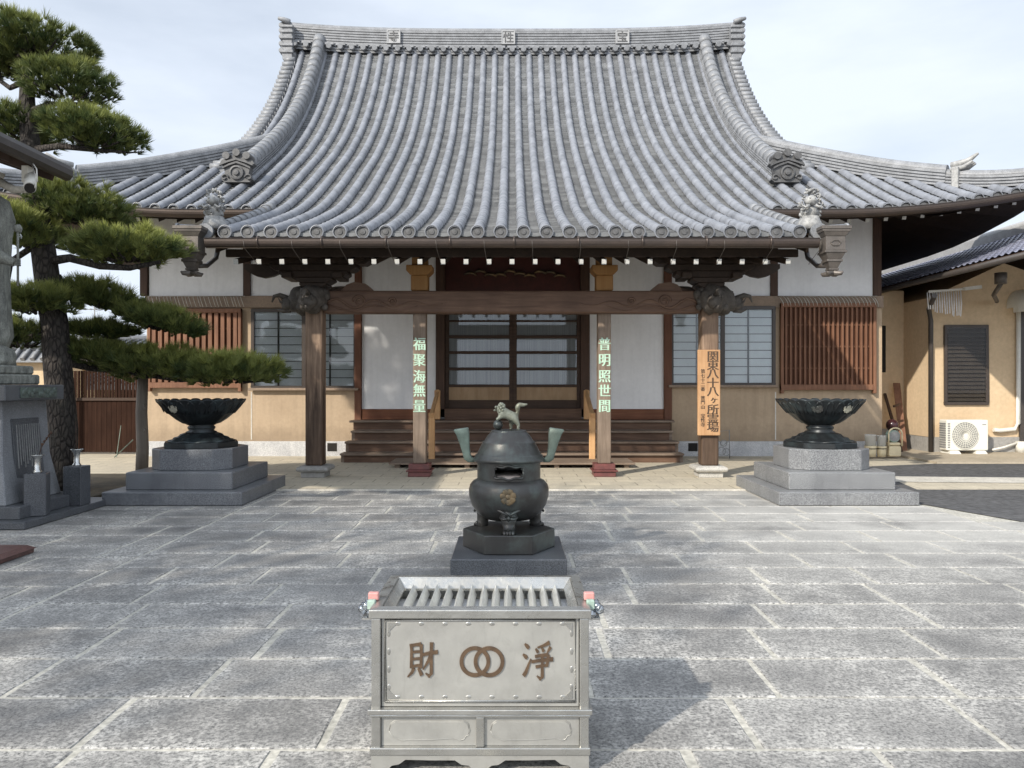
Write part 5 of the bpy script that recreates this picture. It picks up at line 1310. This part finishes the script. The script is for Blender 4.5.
# ------------------------------------------------------------------ pine
pine = thing('pine_tree', 'old black pine with leaning trunk and cloud pruned pads of needles', 'tree', (-7.05, 12.1, 0.03))
tk = MB(); TP = [(60,500,12.1,.25),(61,470,12.1,.22),(63,430,12.1,.205),(58,370,12.1,.195),(54,320,12.1,.185),(48,285,12.1,.175),(42,240,12.1,.165),(36,195,12.1,.15),(31,150,12.1,.135),(27,110,12.1,.115),(27,75,12.1,.09),(33,48,12.1,.06)]
tpt = [at(a_, b_, c_) for a_, b_, c_, d_ in TP]; tpt[0].z = 0.03
tk.tube(tpt, [q[3]*1.05 for q in TP], 16)
tk.build('trunk', M['bark'], pine)
bt = MB(); tl = at(-2, 190, 12.9)
bt.tube([at(70,300,12.2),at(60,275,12.3)], 0.02, 6)
BR = [[(44,262,12.1,.08),(70,258,12.0,.065),(100,266,11.8,.055),(130,268,11.7,.045),(160,262,11.7,.03)],
      [(50,290,12.1,.07),(75,292,12.4,.05),(110,305,12.6,.05),(150,325,12.6,.035),(190,333,12.6,.02)],
      [(58,360,12.1,.07),(90,368,12.6,.055),(130,372,13.2,.05),(180,380,13.0,.04),(240,378,12.9,.025)],
      [(56,345,12.1,.06),(40,335,12.0,.04),(15,338,12.2,.03)], [(50,300,12.1,.06),(35,306,11.9,.045),(18,310,11.8,.03)],
      [(40,235,12.1,.06),(28,250,12.0,.05),(10,262,12.0,.05),(4,300,12.0,.045),(-4,340,12.0,.04)], [(36,200,12.1,.06),(60,218,12.2,.05),(90,222,12.3,.03)],
      [(32,150,12.1,.06),(60,146,11.9,.05),(95,150,11.8,.035),(125,152,11.8,.02)], [(28,112,12.1,.05),(50,104,12.0,.045),(80,104,12.0,.03)],
      [(28,80,12.1,.05),(10,88,12.3,.04),(-8,75,12.4,.03)], [(31,150,12.1,.05),(15,148,12.3,.04)], [(33,48,12.1,.05),(55,56,12.2,.03),(75,58,12.2,.02)], [(33,55,12.1,.04),(12,56,12.2,.03)]]
for br_ in BR: bt.tube([at(a_, b_, c_) for a_, b_, c_, d_ in br_], [q[3] for q in br_], 8)
bt.build('branches', M['bark'], pine)
PADS = [(36,46,56,24,12.2,.9,0),(70,86,42,28,12.0,.8,0),(2,64,20,19,12.4,.5,0),(97,134,47,24,11.8,.8,.1),(24,128,36,24,12.4,.8,0),(80,208,50,29,12.5,.8,.15),
        (128,249,58,20,11.7,.8,-.02),(20,230,38,28,12.0,.8,.15),(98,297,42,17,12.6,.65,.22),(160,321,44,17,12.6,.65,.24),(40,302,36,21,11.8,.7,0),(20,336,32,19,12.2,.6,0),
        (100,332,38,9,12.9,.5,.05),(104,356,50,17,12.9,.8,.1),(162,366,58,22,13.0,.9,.05),(226,371,58,21,12.9,.85,0)]
pr_ = random.Random(5)
for (px, py, hw, hh, Y, dp, tilt) in PADS:
    c = at(px, py, Y); rx_, rz_ = hw/F*Y, hh/F*Y; ry_ = dp
    nb = MB(); tones = []
    light = 1.35 if py in (249, 371, 366, 230, 302) else 0.85  # pads in the sun get a brighter tone: sunlight put into needle colour
    n_cl = int(640*max(0.4, rx_*ry_/0.5))
    tw = MB()
    for _ in range(n_cl):
        while True:
            u, v_, q = pr_.uniform(-1,1), pr_.uniform(-1,1), pr_.uniform(-0.75,1)
            if u*u+v_*v_+q*q < 1: break
        lump = mnoise.noise(Vector((u*rx_*3.4+px, v_*ry_*3.4, py*0.1)))
        if lump < -0.18 and pr_.random() < 0.75: continue
        bumpy = 0.85+0.75*lump
        pos = c+Vector((u*rx_, v_*ry_, (q*bumpy*rz_*0.85 - tilt*u*rx_)))
        out = Vector((u*0.75, v_*0.75, 0.85+0.4*q)); out = (out+Vector((pr_.gauss(0,.25),pr_.gauss(0,.25),pr_.gauss(0,.2)))).normalized()
        tn0 = min(1, max(0, (0.22+0.62*max(0,q)+0.25*lump)*light+pr_.gauss(0,0.16)))  # lighter towards the top: young needles, with sunlit tips painted in
        ln_ = pr_.uniform(0.13, 0.20)
        a1 = out.orthogonal().normalized(); a2 = out.cross(a1)
        for k in range(26):
            th = pr_.uniform(0, 2*math.pi); sp_ = pr_.uniform(0.15, 0.95)
            d = (out+(a1*math.cos(th)+a2*math.sin(th))*sp_).normalized()
            wv = d.cross(Vector((pr_.gauss(0,1),pr_.gauss(0,1),pr_.gauss(0,1)))).normalized()*0.0065
            st0 = pos+d*0.01; ll = ln_*pr_.uniform(0.75,1.1)
            b0 = len(nb.v); nb.v += [tuple(st0-wv), tuple(st0+wv), tuple(st0+d*ll)]
            nb.f.append((b0,b0+1,b0+2)); nb.m.append(0); nb.s.append(False)
            t3 = min(1, max(0, tn0+pr_.gauss(0,0.07))); tones += [t3, t3, t3]
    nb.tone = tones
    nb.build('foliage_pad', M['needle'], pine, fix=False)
    tw = MB()
    for k in range(int(14*max(0.5, rx_))):
        u, v_ = pr_.uniform(-.85,.85), pr_.uniform(-.7,.7)
        a_ = c+Vector((u*0.3*rx_, v_*0.3*ry_, -rz_*0.55-tilt*u*0.3*rx_)); b_ = c+Vector((u*rx_, v_*ry_, rz_*pr_.uniform(-.3,.2)-tilt*u*rx_))
        tw.tube([a_, (a_+b_)/2+Vector((0,0,-0.03)), b_], [0.022,0.016,0.008], 5)
    tw.build('twigs', M['bark'], pine)
pp = MB(); q0 = at(141.5, 470, 13.3); q1 = at(143, 376, 13.3)
pp.tube([(q0.x,13.3,0.03),(q0.x+0.02,13.3,0.6),(q0.x,13.3,1.2),(q1.x,13.3,q1.z)], [0.105,0.10,0.095,0.085], 12)
for k in range(3): pp.ball((q0.x+0.08, 13.25, 0.5+0.4*k), (0.03,0.03,0.05), 8, 6)
tag(pp.build('prop_pole', M['prop']), 'grey weathered pole propping up the lowest pine branch', 'pole')

# ------------------------------------------------------------------ fence, far wall and houses on the left
fe = thing('wooden_fence', 'dark brown board fence behind the pine trunk', 'fence', (-9.4, 18.6, 0))
b = MB(); x = -11.4
while x < -8.62:
    b.box(x, x+0.112, 18.5, 18.525, 0.06, 1.30); x += 0.118
b.build('lower_boards', M['fence'], fe)
b = MB(); x = -11.2
while x < -8.62:
    b.box(x, x+0.062, 18.5, 18.53, 1.37, 2.02); x += 0.082
b.build('upper_pickets', M['fence'], fe)
MB().box(-11.4, -8.62, 18.46, 18.56, 1.301, 1.369).build('rail', M['darkx'], fe)
for x in (-11.25, -9.55): MB().box(x-0.04, x+0.04, 18.57, 18.65, 0.0, 2.1).build('post', M['fence'], fe)
b = MB(); b.tube([(-10.52,18.3,0.0),(-10.52,18.3,2.28)], 0.05, 10); tag(b.build('white_pipe', M['pipe']), 'white upright pipe in front of the brown fence', 'pipe')
b = MB(); b.box(-8.86,-8.62,18.3,18.5,0.02,1.95); tag(b.build('corner_post', M['tan2']), 'pale post between the fence and the temple corner', 'post')
gr_ = MB(); gr_.bar((-9.05,17.5,0.03),(-8.72,17.7,0.42),0.03,0.02); gr_.bar((-9.0,17.5,0.03),(-8.95,17.6,0.75),0.012,0.012)
tag(gr_.build('garden_tool', M['verdi']), 'pale green tool leaning by the temple corner', 'tool')
fw = thing('boundary_wall', 'ochre garden wall capped with grey tiles behind the statue pedestal', 'wall', (-15, 20.6, 0))
MB().box(-24, -11.45, 20.5, 20.7, -0.04, 2.30).build('wall', M['tan2'], fw)
b = MB(); b.poly([(20.25,2.32),(20.6,2.62),(20.95,2.32),(20.95,2.27),(20.25,2.27)], -24, -11.4, axis='x')
for i in range(48):
    x = -23.8+i*0.26; b.tube([(x,20.22,2.345),(x,20.58,2.65)], 0.06, 8)
b.tube([(-24,20.6,2.66),(-11.4,20.6,2.66)], 0.09, 10)
b.build('tile_cap', M['ridge'], fw)
def far_house(x0, x1, y0, y1, zw, zr_, lab, wallm, roofm):
    h = thing('neighbour_house', lab, 'house', ((x0+x1)/2, (y0+y1)/2, 0), 'houses behind the temple')
    MB().box(x0, x1, y0, y1, -0.05, zw).build('wall', wallm, h)
    ym = (y0+y1)/2; b = MB()
    b.poly([(y0-0.7,zw-0.1),(ym,zr_),(y1+0.7,zw-0.1),(y1+0.7,zw-0.25),(y0-0.7,zw-0.25)], x0-0.6, x1+0.6, axis='x')
    n_ = int((x1-x0+1.2)/0.3)
    for i in range(n_):
        x = x0-0.5+i*0.3; b.tube([(x,y0-0.7,zw-0.06),(x,ym,zr_+0.03)], 0.06, 6)
    b.tube([(x0-0.6,ym,zr_+0.05),(x1+0.6,ym,zr_+0.05)], 0.16, 8)
    b.build('roof', roofm, h)
    for k in range(3):
        x = x0+(x1-x0)*(k+0.7)/3.6
        w_ = MB().box(x-0.05, x+1.15, y0-0.05, y0-0.002, 0.9, 2.1).build('window', M['frame'], h)
        MB().box(x, x+1.1, y0-0.06, y0-0.052, 0.95, 2.05).build('pane', M['dglass'], w_)
far_house(-26, -16, 31, 39, 2.45, 3.7, 'low ochre house with a grey tiled roof far behind the pine', M['tan2'], M['ridge'])
far_house(-14.6, -10.4, 27, 33, 1.75, 2.5, 'small pale shed with a grey tiled roof beyond the brown fence', M['tan2'], M['ridge'])
an = thing('television_antenna', 'thin television antenna on the roof far behind the pine', 'antenna', (-19.0, 35, 3.7))
b = MB(); b.tube([(-19.0,35,3.6),(-19.0,35,5.3)], 0.03, 6); b.build('mast', M['grey'], an)
b = MB(); b.tube([(-19.9,35,5.1),(-18.2,35,5.1)], 0.02, 6)
for k in range(7): b.tube([(-19.8+0.25*k,34.7,5.1),(-19.8+0.25*k,35.3,5.1)], 0.012, 5)
b.build('boom', M['grey'], an)

# ------------------------------------------------------------------ right house
hs = thing('annex_house', 'ochre stucco annex with a blue grey tiled roof beside the temple', 'house', (12, 20, 0))
HY = 18.6
hxz = lambda px, Y=HY: (px-512)/F*Y
b = MB(); b.poly([(hxz(929),0.42),(20,0.42),(20,4.1),(14.0,3.9),(11.9,4.62),(hxz(929),3.78)], HY, 26); b.box(9.35, hxz(929)-0.002, HY+1.2, 26, 0.55, 4.1)
hw_ = b.build('wall', M['tan2'], hs)
b = MB(); b.box(hxz(929)+0.01, 20, HY-0.03, 26, 0.05, 0.42); b.box(9.3, hxz(929)+0.008, HY+1.17, 26, 0.05, 0.55); b.build('plinth', M['conc'], hs)
b = MB(); b.box(9.30, 9.34, 20.3, 26, 0.05, 4.0); b.build('side_wall', mat('grey stucco', (0.27,0.235,0.19), (0.22,0.19,0.155), rough=0.9, scale=2), hs)
wn_ = bpy.data.objects.new('window', None); COL.objects.link(wn_); wn_.parent = hs
x0, x1, z0, z1 = hxz(943.5), hxz(987.5), EYE-(405-384)/F*HY, EYE+(384-325)/F*HY
b = MB(); b.box(x0, x1, HY-0.06, HY-0.002, z0, z0+0.07); b.box(x0, x1, HY-0.06, HY-0.002, z1-0.07, z1); b.box(x0, x0+0.07, HY-0.06, HY-0.002, z0+0.07, z1-0.07); b.box(x1-0.07, x1, HY-0.06, HY-0.002, z0+0.07, z1-0.07)
b.build('frame', M['frame'], wn_, bevel=0.006)
MB().box(x0+0.07, x1-0.07, HY-0.010, HY-0.003, z0+0.07, z1-0.07).build('backing', mat('dim room', (0.055,0.042,0.030), (0.04,0.03,0.022), rough=0.9), wn_)
b = MB()
for k in range(19):
    z_ = z0+0.12+(z1-z0-0.2)*k/18; b.bar((x0+0.07,HY-0.045,z_),(x1-0.07,HY-0.045,z_),0.028,0.010)
b.build('blind', mat('brown blind slat', (0.15,0.13,0.105), (0.12,0.10,0.08), rough=0.5), wn_)
MB().box(x0+0.07, x1-0.07, HY-0.062, HY-0.060, z0+0.07, z1-0.07).build('pane', M['dglass'], wn_)
b = MB().box(9.37, 9.62, HY+1.19, HY+1.198, 2.0, 3.2).build('side_window', M['black'], hs)
# roof: falls towards the temple, eave running away from the courtyard
rb = MB(); EXh, EZh, RXh, RZh = 9.55, 4.18, 11.9, 5.22
ny = 62; nx = 14; ya, yb = 13.6, 26.5
sl = (RZh-EZh)/(RXh-EXh); vs = []; NYY = 62*4
for i in range(nx*2):
    for j in range(NYY+1):
        x = EXh+(RXh-EXh)*((i+1)//2)/nx; y = ya+(yb-ya)*j/NYY
        wv = 0.020*math.sin(2*math.pi*j/4.0+0.6)
        vs.append((x-(0.0 if i % 2 == 0 else 0.0), y, EZh+(x-EXh)*sl+wv+(0.035 if i % 2 == 0 else 0.0)))
rb.add(vs, [(i*(NYY+1)+j, i*(NYY+1)+j+1, (i+1)*(NYY+1)+j+1, (i+1)*(NYY+1)+j) for i in range(nx*2-1) for j in range(NYY)])
hr = rb.build('roof', M['htile'], hs, fix=False)
b = MB(); b.add([(EXh+0.05,ya,EZh-0.10),(EXh+0.05,yb,EZh-0.10),(RXh,yb,RZh-0.10),(RXh,ya,RZh-0.10)], [(0,1,2,3)])
b.add([(RXh,ya,RZh-0.02),(RXh,yb,RZh-0.02),(14.6,yb,EZh),(14.6,ya,EZh)], [(0,1,2,3)])
b.bar((EXh+0.02,ya,EZh-0.06),(EXh+0.02,yb,EZh-0.06),0.04,0.12)
b.bar((EXh+0.04,ya+0.02,EZh-0.07),(RXh,ya+0.02,RZh-0.07),0.05,0.15)
b.build('soffit', M['darkx'], hs, fix=False)
b = MB(); b.tube([(RXh,ya,RZh+0.14),(RXh,yb,RZh+0.14)], 0.13, 10); b.box(RXh-0.17, RXh+0.17, ya, yb, RZh-0.08, RZh+0.12)
b.build('ridge_cap', M['plate'], hr)
b = MB(); b.tube([(EXh-0.05,ya,EZh-0.09),(EXh-0.05,yb,EZh-0.09)], 0.06, 10); b.build('gutter', M['dpipe'], hs)
b = MB(); b.tube([(9.56,17.4,3.70),(10.0,18.45,3.50),(hxz(929),HY-0.08,3.22),(hxz(929),HY-0.08,0.07)], 0.055, 10); b.build('downpipe', M['dpipe'], hs)
b = MB(); b.tube([(hxz(1016.5),HY-0.07,3.9),(hxz(1016.5),HY-0.07,0.75),(hxz(1012),HY-0.09,0.62),(hxz(997),HY-0.10,0.58),(hxz(991),HY-0.1,0.60)], 0.05, 10); b.tube([(hxz(1018),HY-0.1,0.06),(hxz(1018),HY-0.1,0.32)], 0.11, 12)
b.tube([(hxz(1015),HY-0.12,0.30),(hxz(1000),HY-0.14,0.18),(hxz(988),HY-0.15,0.12)], 0.025, 8); b.build('white_pipe', M['pipe'], hs)
b = MB(); b.box(hxz(1018.5), hxz(1018.5)+0.28, HY-0.06, HY-0.002, 0.06, 3.5); b.build('door_frame', M['dpipe'], hs)
b = MB(); vs = []; nu = 14
for i in range(nu):                                  # quarter barrel hood with a rounded left end
    e_ = min(1, i/5); k_ = math.sin(e_*math.pi/2); x_ = hxz(1006)+(0.34*(1-math.cos(e_*math.pi/2)) if i <= 5 else 0.34+(i-5)*0.16)
    for j in range(9):
        a_ = math.pi/2*j/8; vs.append((x_, HY-0.02-(0.25+0.5*k_)*math.sin(a_), 3.52+(0.10+0.36*k_)*math.cos(a_)))
b.add(vs, [(i*9+j, (i+1)*9+j, (i+1)*9+j+1, i*9+j+1) for i in range(nu-1) for j in range(8)], 0, True)
b.add([vs[i*9+8] for i in range(nu)]+[(vs[i*9+8][0], vs[i*9+8][1], 3.40) for i in range(nu)], [(i, i+1, nu+i+1, nu+i) for i in range(nu-1)])
b.add([vs[j] for j in range(9)]+[(vs[0][0], HY-0.02, 3.52)], [tuple(range(10))])
b.build('awning', M['acw'], hs, fix=False)
b = MB(); b.tube([(10.55,16.6,4.10),(10.55,16.6,3.86)], 0.12, 10); b.tube([(10.55,16.6,3.86),(10.9,17.4,3.72),(11.6,18.4,3.68)], 0.05, 8); b.build('gutter_head', M['hop'], hs)
fl2 = thing('flood_lamp', 'grey floodlight fixed on the tiled roof of the ochre annex', 'lamp', (10.3,14.6,4.5))
b = MB(); b.box(9.98,10.22,14.70,14.82,4.28,4.62); b.build('housing', M['hop'], fl2, bevel=0.02)
b = MB(); b.tube([(10.1,14.76,4.62),(10.12,14.76,4.80)], 0.02, 6); b.tube([(10.22,14.76,4.40),(10.34,14.74,4.30),(10.30,14.74,4.15)], 0.03, 6); b.build('arm', M['grey'], fl2)
# strips hung out under the eave
ra = thing('drying_rack', 'rack of hanging white strips under the annex eave', 'rack', (10.4,18.1,3.7))
b = MB(); b.bar((9.75,18.0,3.86),(10.55,18.0,3.92),0.03,0.05); b.bar((10.55,17.95,3.92),(11.1,18.2,4.0),0.05,0.08); b.build('pole', M['pipe'], ra)
for k in range(15):
    x = 9.72+0.056*k; ln_ = 0.40+0.22*(k/14)+random.uniform(-.03,.03); b = MB(); z_ = 3.84+0.003*k
    b.tube([(x,18.0,z_),(x+0.01,17.99,z_-ln_*0.5),(x+random.uniform(-.02,.03),17.98,z_-ln_)], [0.012,0.016,0.014], 5); b.build('strip', M['cloth'], ra)
# air conditioner
ac = thing('air_conditioner', 'cream outdoor air conditioner unit against the ochre annex wall', 'air conditioner', (hxz(963), 18.2, 0.06))
ax0, ax1, ay = hxz(944.5,18.1), hxz(986,18.1), 18.0
MB().box(ax0, ax1, ay, ay+0.33, 0.14, 0.86).build('casing', M['acw'], ac, bevel=0.03, seg=3)
for x in (ax0+0.18, ax1-0.18): b = MB(); frus(b, (x-0.14,x+0.14,ay-0.06,ay+0.39), (x-0.10,x+0.10,ay-0.02,ay+0.35), 0.061, 0.139); b.build('foot', M['pipe'], ac, bevel=0.01)
fcx, fcz = hxz(963.5,18.05), 0.50
b = MB(); b.tube([(fcx,ay-0.012,fcz),(fcx,ay-0.003,fcz)], 0.30, 36); b.build('fan_well', M['grey'], ac)
b = MB()
for r_ in (0.31,0.27,0.23,0.19,0.15,0.11,0.07):
    b.tube([(fcx+r_*math.cos(2*math.pi*i/36), ay-0.025, fcz+r_*math.sin(2*math.pi*i/36)) for i in range(37)], 0.0065, 5)
for i in range(28):
    a_ = 2*math.pi*i/28; b.tube([(fcx+0.05*math.cos(a_),ay-0.03,fcz+0.05*math.sin(a_)),(fcx+0.31*math.cos(a_+0.25),ay-0.02,fcz+0.31*math.sin(a_+0.25))], 0.006, 5)
b.tube([(fcx,ay-0.04,fcz),(fcx,ay-0.02,fcz)], 0.05, 16); b.build('fan_grille', M['acw'], ac)
b = MB()
for k in range(11): b.box(ax0-0.012, ax0+0.002, ay+0.04, ay+0.30, 0.20+0.055*k, 0.235+0.055*k)
for k in range(11): b.box(ax0+0.015, ax0+0.075, ay-0.006, ay-0.0005, 0.20+0.055*k, 0.235+0.055*k)
b.build('side_louvre', M['grey'], ac)
b = MB().box(ax1-0.15, ax1-0.06, ay-0.004, ay-0.0005, 0.74, 0.76).build('badge', M['grey'], ac)
b = MB(); b.box(ax1, ax1+0.04, ay+0.1, ay+0.28, 0.2, 0.5); b.build('valve_cover', M['acw'], ac)
# buckets and hose reel by the temple corner
def bucket(px, r_, h_, lab, clear=True):
    Y = 17.35; x = (px-512)/F*Y; z0 = 0.06
    bk = thing('bucket', lab, 'bucket', (x, Y, z0), 'cream buckets by the temple corner')
    MB().lathe(x, Y, [(r_*0.86,z0+0.002),(r_*0.92,z0+0.10),(r_*0.95,z0+0.18),(r_*0.95,z0+0.185),(r_,z0+0.2),(r_,z0+h_*0.5),(r_*0.93,z0+h_*0.5)], 24).build('body', M['cream'], bk)
    MB().lathe(x, Y, [(r_*0.965,z0+0.175),(r_*0.985,z0+0.18),(r_*0.985,z0+0.198),(r_*0.965,z0+0.2)], 24).build('band', M['black'], bk)
    MB().lathe(x, Y, [(r_*0.9,z0+h_*0.5+0.001),(r_*0.95,z0+h_*0.96),(r_,z0+h_*0.97),(r_,z0+h_),(r_*0.94,z0+h_),(r_*0.86,z0+h_*0.5+0.01)], 24).build('clear_cover', M['clearp'], bk)
    MB().tube([(x-r_*0.8,Y,z0+h_*0.95),(x-r_*0.7,Y-0.05,z0+h_*0.6),(x+r_*0.7,Y-0.05,z0+h_*0.6),(x+r_*0.8,Y,z0+h_*0.95)], 0.008, 6).build('handle', M['wire'], bk)
bucket(870.5, 0.128, 0.50, 'cream bucket with a clear top, nearest the temple corner')
bucket(881.5, 0.105, 0.48, 'narrow white topped bucket between the corner bucket and the hose reel')
hrr = thing('hose_reel', 'cream hose reel box with an arched handle and round drum', 'hose reel', ((892.5-512)/F*17.45, 17.45, 0.06))
hx = (892.5-512)/F*17.45; hy = 17.45
b = MB(); b.box(hx-0.14,hx+0.14,hy-0.13,hy+0.13,0.062,0.30); b.box(hx-0.135,hx+0.135,hy-0.125,hy+0.125,0.31,0.38); b.build('body', M['cream'], hrr, bevel=0.03, seg=2)
b = MB(); b.tube([(hx,hy-0.10,0.52),(hx,hy+0.10,0.52)], 0.115, 24); b.build('drum', M['grey'], hrr)
b = MB()
for q in range(3): b.tube([(hx+0.12*math.cos(2*math.pi*i/24),hy-0.07+0.06*q,0.52+0.12*math.sin(2*math.pi*i/24)) for i in range(25)], 0.022, 8)
b.build('hose', M['mint'], hrr)
b = MB()
for dy in (-0.13,): b.tube([(hx-0.15,hy+dy,0.3),(hx-0.15,hy+dy,0.55)]+[(hx-0.15*math.cos(a_),hy+dy,0.58+0.13*math.sin(a_)) for a_ in [math.pi*i/10 for i in range(11)]]+[(hx+0.15,hy+dy,0.55),(hx+0.15,hy+dy,0.3)], 0.018, 8)
b.build('arched_frame', M['cream'], hrr)
pk = MB(); 
pk.bar((9.63,18.9,0.06),(9.80,19.6,1.72),0.16,0.03)
tag(pk.build('wooden_plank', M['lattice']), 'reddish wooden plank leaning in the gap beside the ochre annex', 'plank')
pk = MB(); pk.bar((9.42,18.6,0.06),(9.55,19.7,1.45),0.06,0.05); pk.bar((9.40,18.9,0.75),(9.66,19.0,0.80),0.05,0.05); pk.bar((9.38,18.9,1.15),(9.64,19.1,1.2),0.04,0.05)
tag(pk.build('wooden_trestle', M['darkz']), 'dark wooden trestle leaning behind the hose reel', 'trestle')
b = MB(); b.ball((9.05,18.3,0.72), (0.14,0.14,0.15), 16, 10); b.tube([(9.05,18.3,0.06),(9.05,18.3,0.6)], 0.02, 8)
tag(b.build('dark_ball_marker', mat('glossy dark maroon', (0.05,0.018,0.02), (0.035,0.014,0.016), rough=0.2)), 'glossy dark maroon ball on a short stand behind the buckets', 'ball')
# thin wire stand beside the steps
ws = MB(); x, y = (723.5-512)/F*17.4, 17.4
ws.tube([(x-0.14,y,0.02),(x-0.14,y,0.62),(x+0.13,y,0.66),(x+0.14,y,0.02)], 0.012, 6)
for (dx, z_, r_) in ((-0.05,0.18,0.09),(0.06,0.16,0.08),(0.0,0.36,0.07)): ws.tube([(x+dx+r_*math.cos(2*math.pi*i/16),y-0.02,z_+r_*math.sin(2*math.pi*i/16)) for i in range(17)], 0.010, 6)
ws.tube([(x-0.14,y,0.45),(x-0.02,y,0.30),(x+0.13,y,0.42)], 0.009, 6)
tag(ws.build('wire_stand', M['grey']), 'thin scrolled metal stand beside the right end of the steps', 'stand')

co = thing('dark_backdrop', 'added dark corridor in deep shade between the temple and the ochre annex', 'backdrop', (11, 25.5, 0))  # dark block added to fill the black shaded gap under the temple eave
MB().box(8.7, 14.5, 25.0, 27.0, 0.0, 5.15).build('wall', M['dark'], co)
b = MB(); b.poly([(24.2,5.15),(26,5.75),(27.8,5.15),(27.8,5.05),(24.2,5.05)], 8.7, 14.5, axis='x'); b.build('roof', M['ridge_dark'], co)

# ------------------------------------------------------------------ unseen broadleaf trees, added to shade the paving
M['leaf'] = needle_mat('broad leaves', (0.035,0.060,0.022), (0.10,0.14,0.05))
def shade_tree(x, y, zc, rr, rz, lab, seed):
    r_ = random.Random(seed); t_ = thing('unseen_shade_tree', lab, 'tree', (x, y, 0), 'unseen broadleaf trees added for shade')
    b = MB(); b.tube([(x,y,-0.05),(x+0.1,y,1.5),(x-0.05,y+0.1,3.2),(x,y,zc-0.5)], [0.32,0.26,0.22,0.14], 12)
    tips = []
    for k in range(16):
        a_ = k*2.4; q = r_.uniform(0.45, 0.9); tip = Vector((x+rr*q*math.cos(a_), y+rr*q*math.sin(a_), zc+rz*r_.uniform(-.5,.6))); tips.append(tip)
        b.tube([(x, y, zc-rz-0.6+0.07*k), ((x+tip.x)/2, (y+tip.y)/2, zc-rz*0.6), tip], [0.10,0.06,0.02], 7)
    b.build('trunk', M['bark'], t_)
    c = MB(); tn_ = []
    for _ in range(520):
        tip = r_.choice(tips); u = Vector((r_.gauss(0,.42), r_.gauss(0,.42), r_.gauss(0,.30)))*rr*0.5
        c0 = tip+u; tone = min(1, max(0, r_.gauss(0.5,0.25)))
        for k in range(16):
            p_ = c0+Vector((r_.gauss(0,.22), r_.gauss(0,.22), r_.gauss(0,.16))); d = Vector((r_.gauss(0,1), r_.gauss(0,1), r_.gauss(0,.6))).normalized(); w_ = d.orthogonal().normalized()
            w_ = (w_*math.cos(k)+d.cross(w_)*math.sin(k))*0.045; l_ = d*0.085
            c.add([p_-l_, p_+w_, p_+l_, p_-w_], [(0,1,2,3)]); tn_ += [tone]*4
    c.tone = tn_; c.build('crown', M['leaf'], t_, fix=False)
shade_tree(-9.4, -1.1, 7.4, 3.2, 1.5, 'tall unseen broadleaf evergreen added behind the viewer to shade the paving round the burner', 4)
shade_tree(-13.6, 2.2, 7.2, 2.9, 1.5, 'tall unseen broadleaf evergreen added beyond the shelter to shade the statue pedestal', 9)
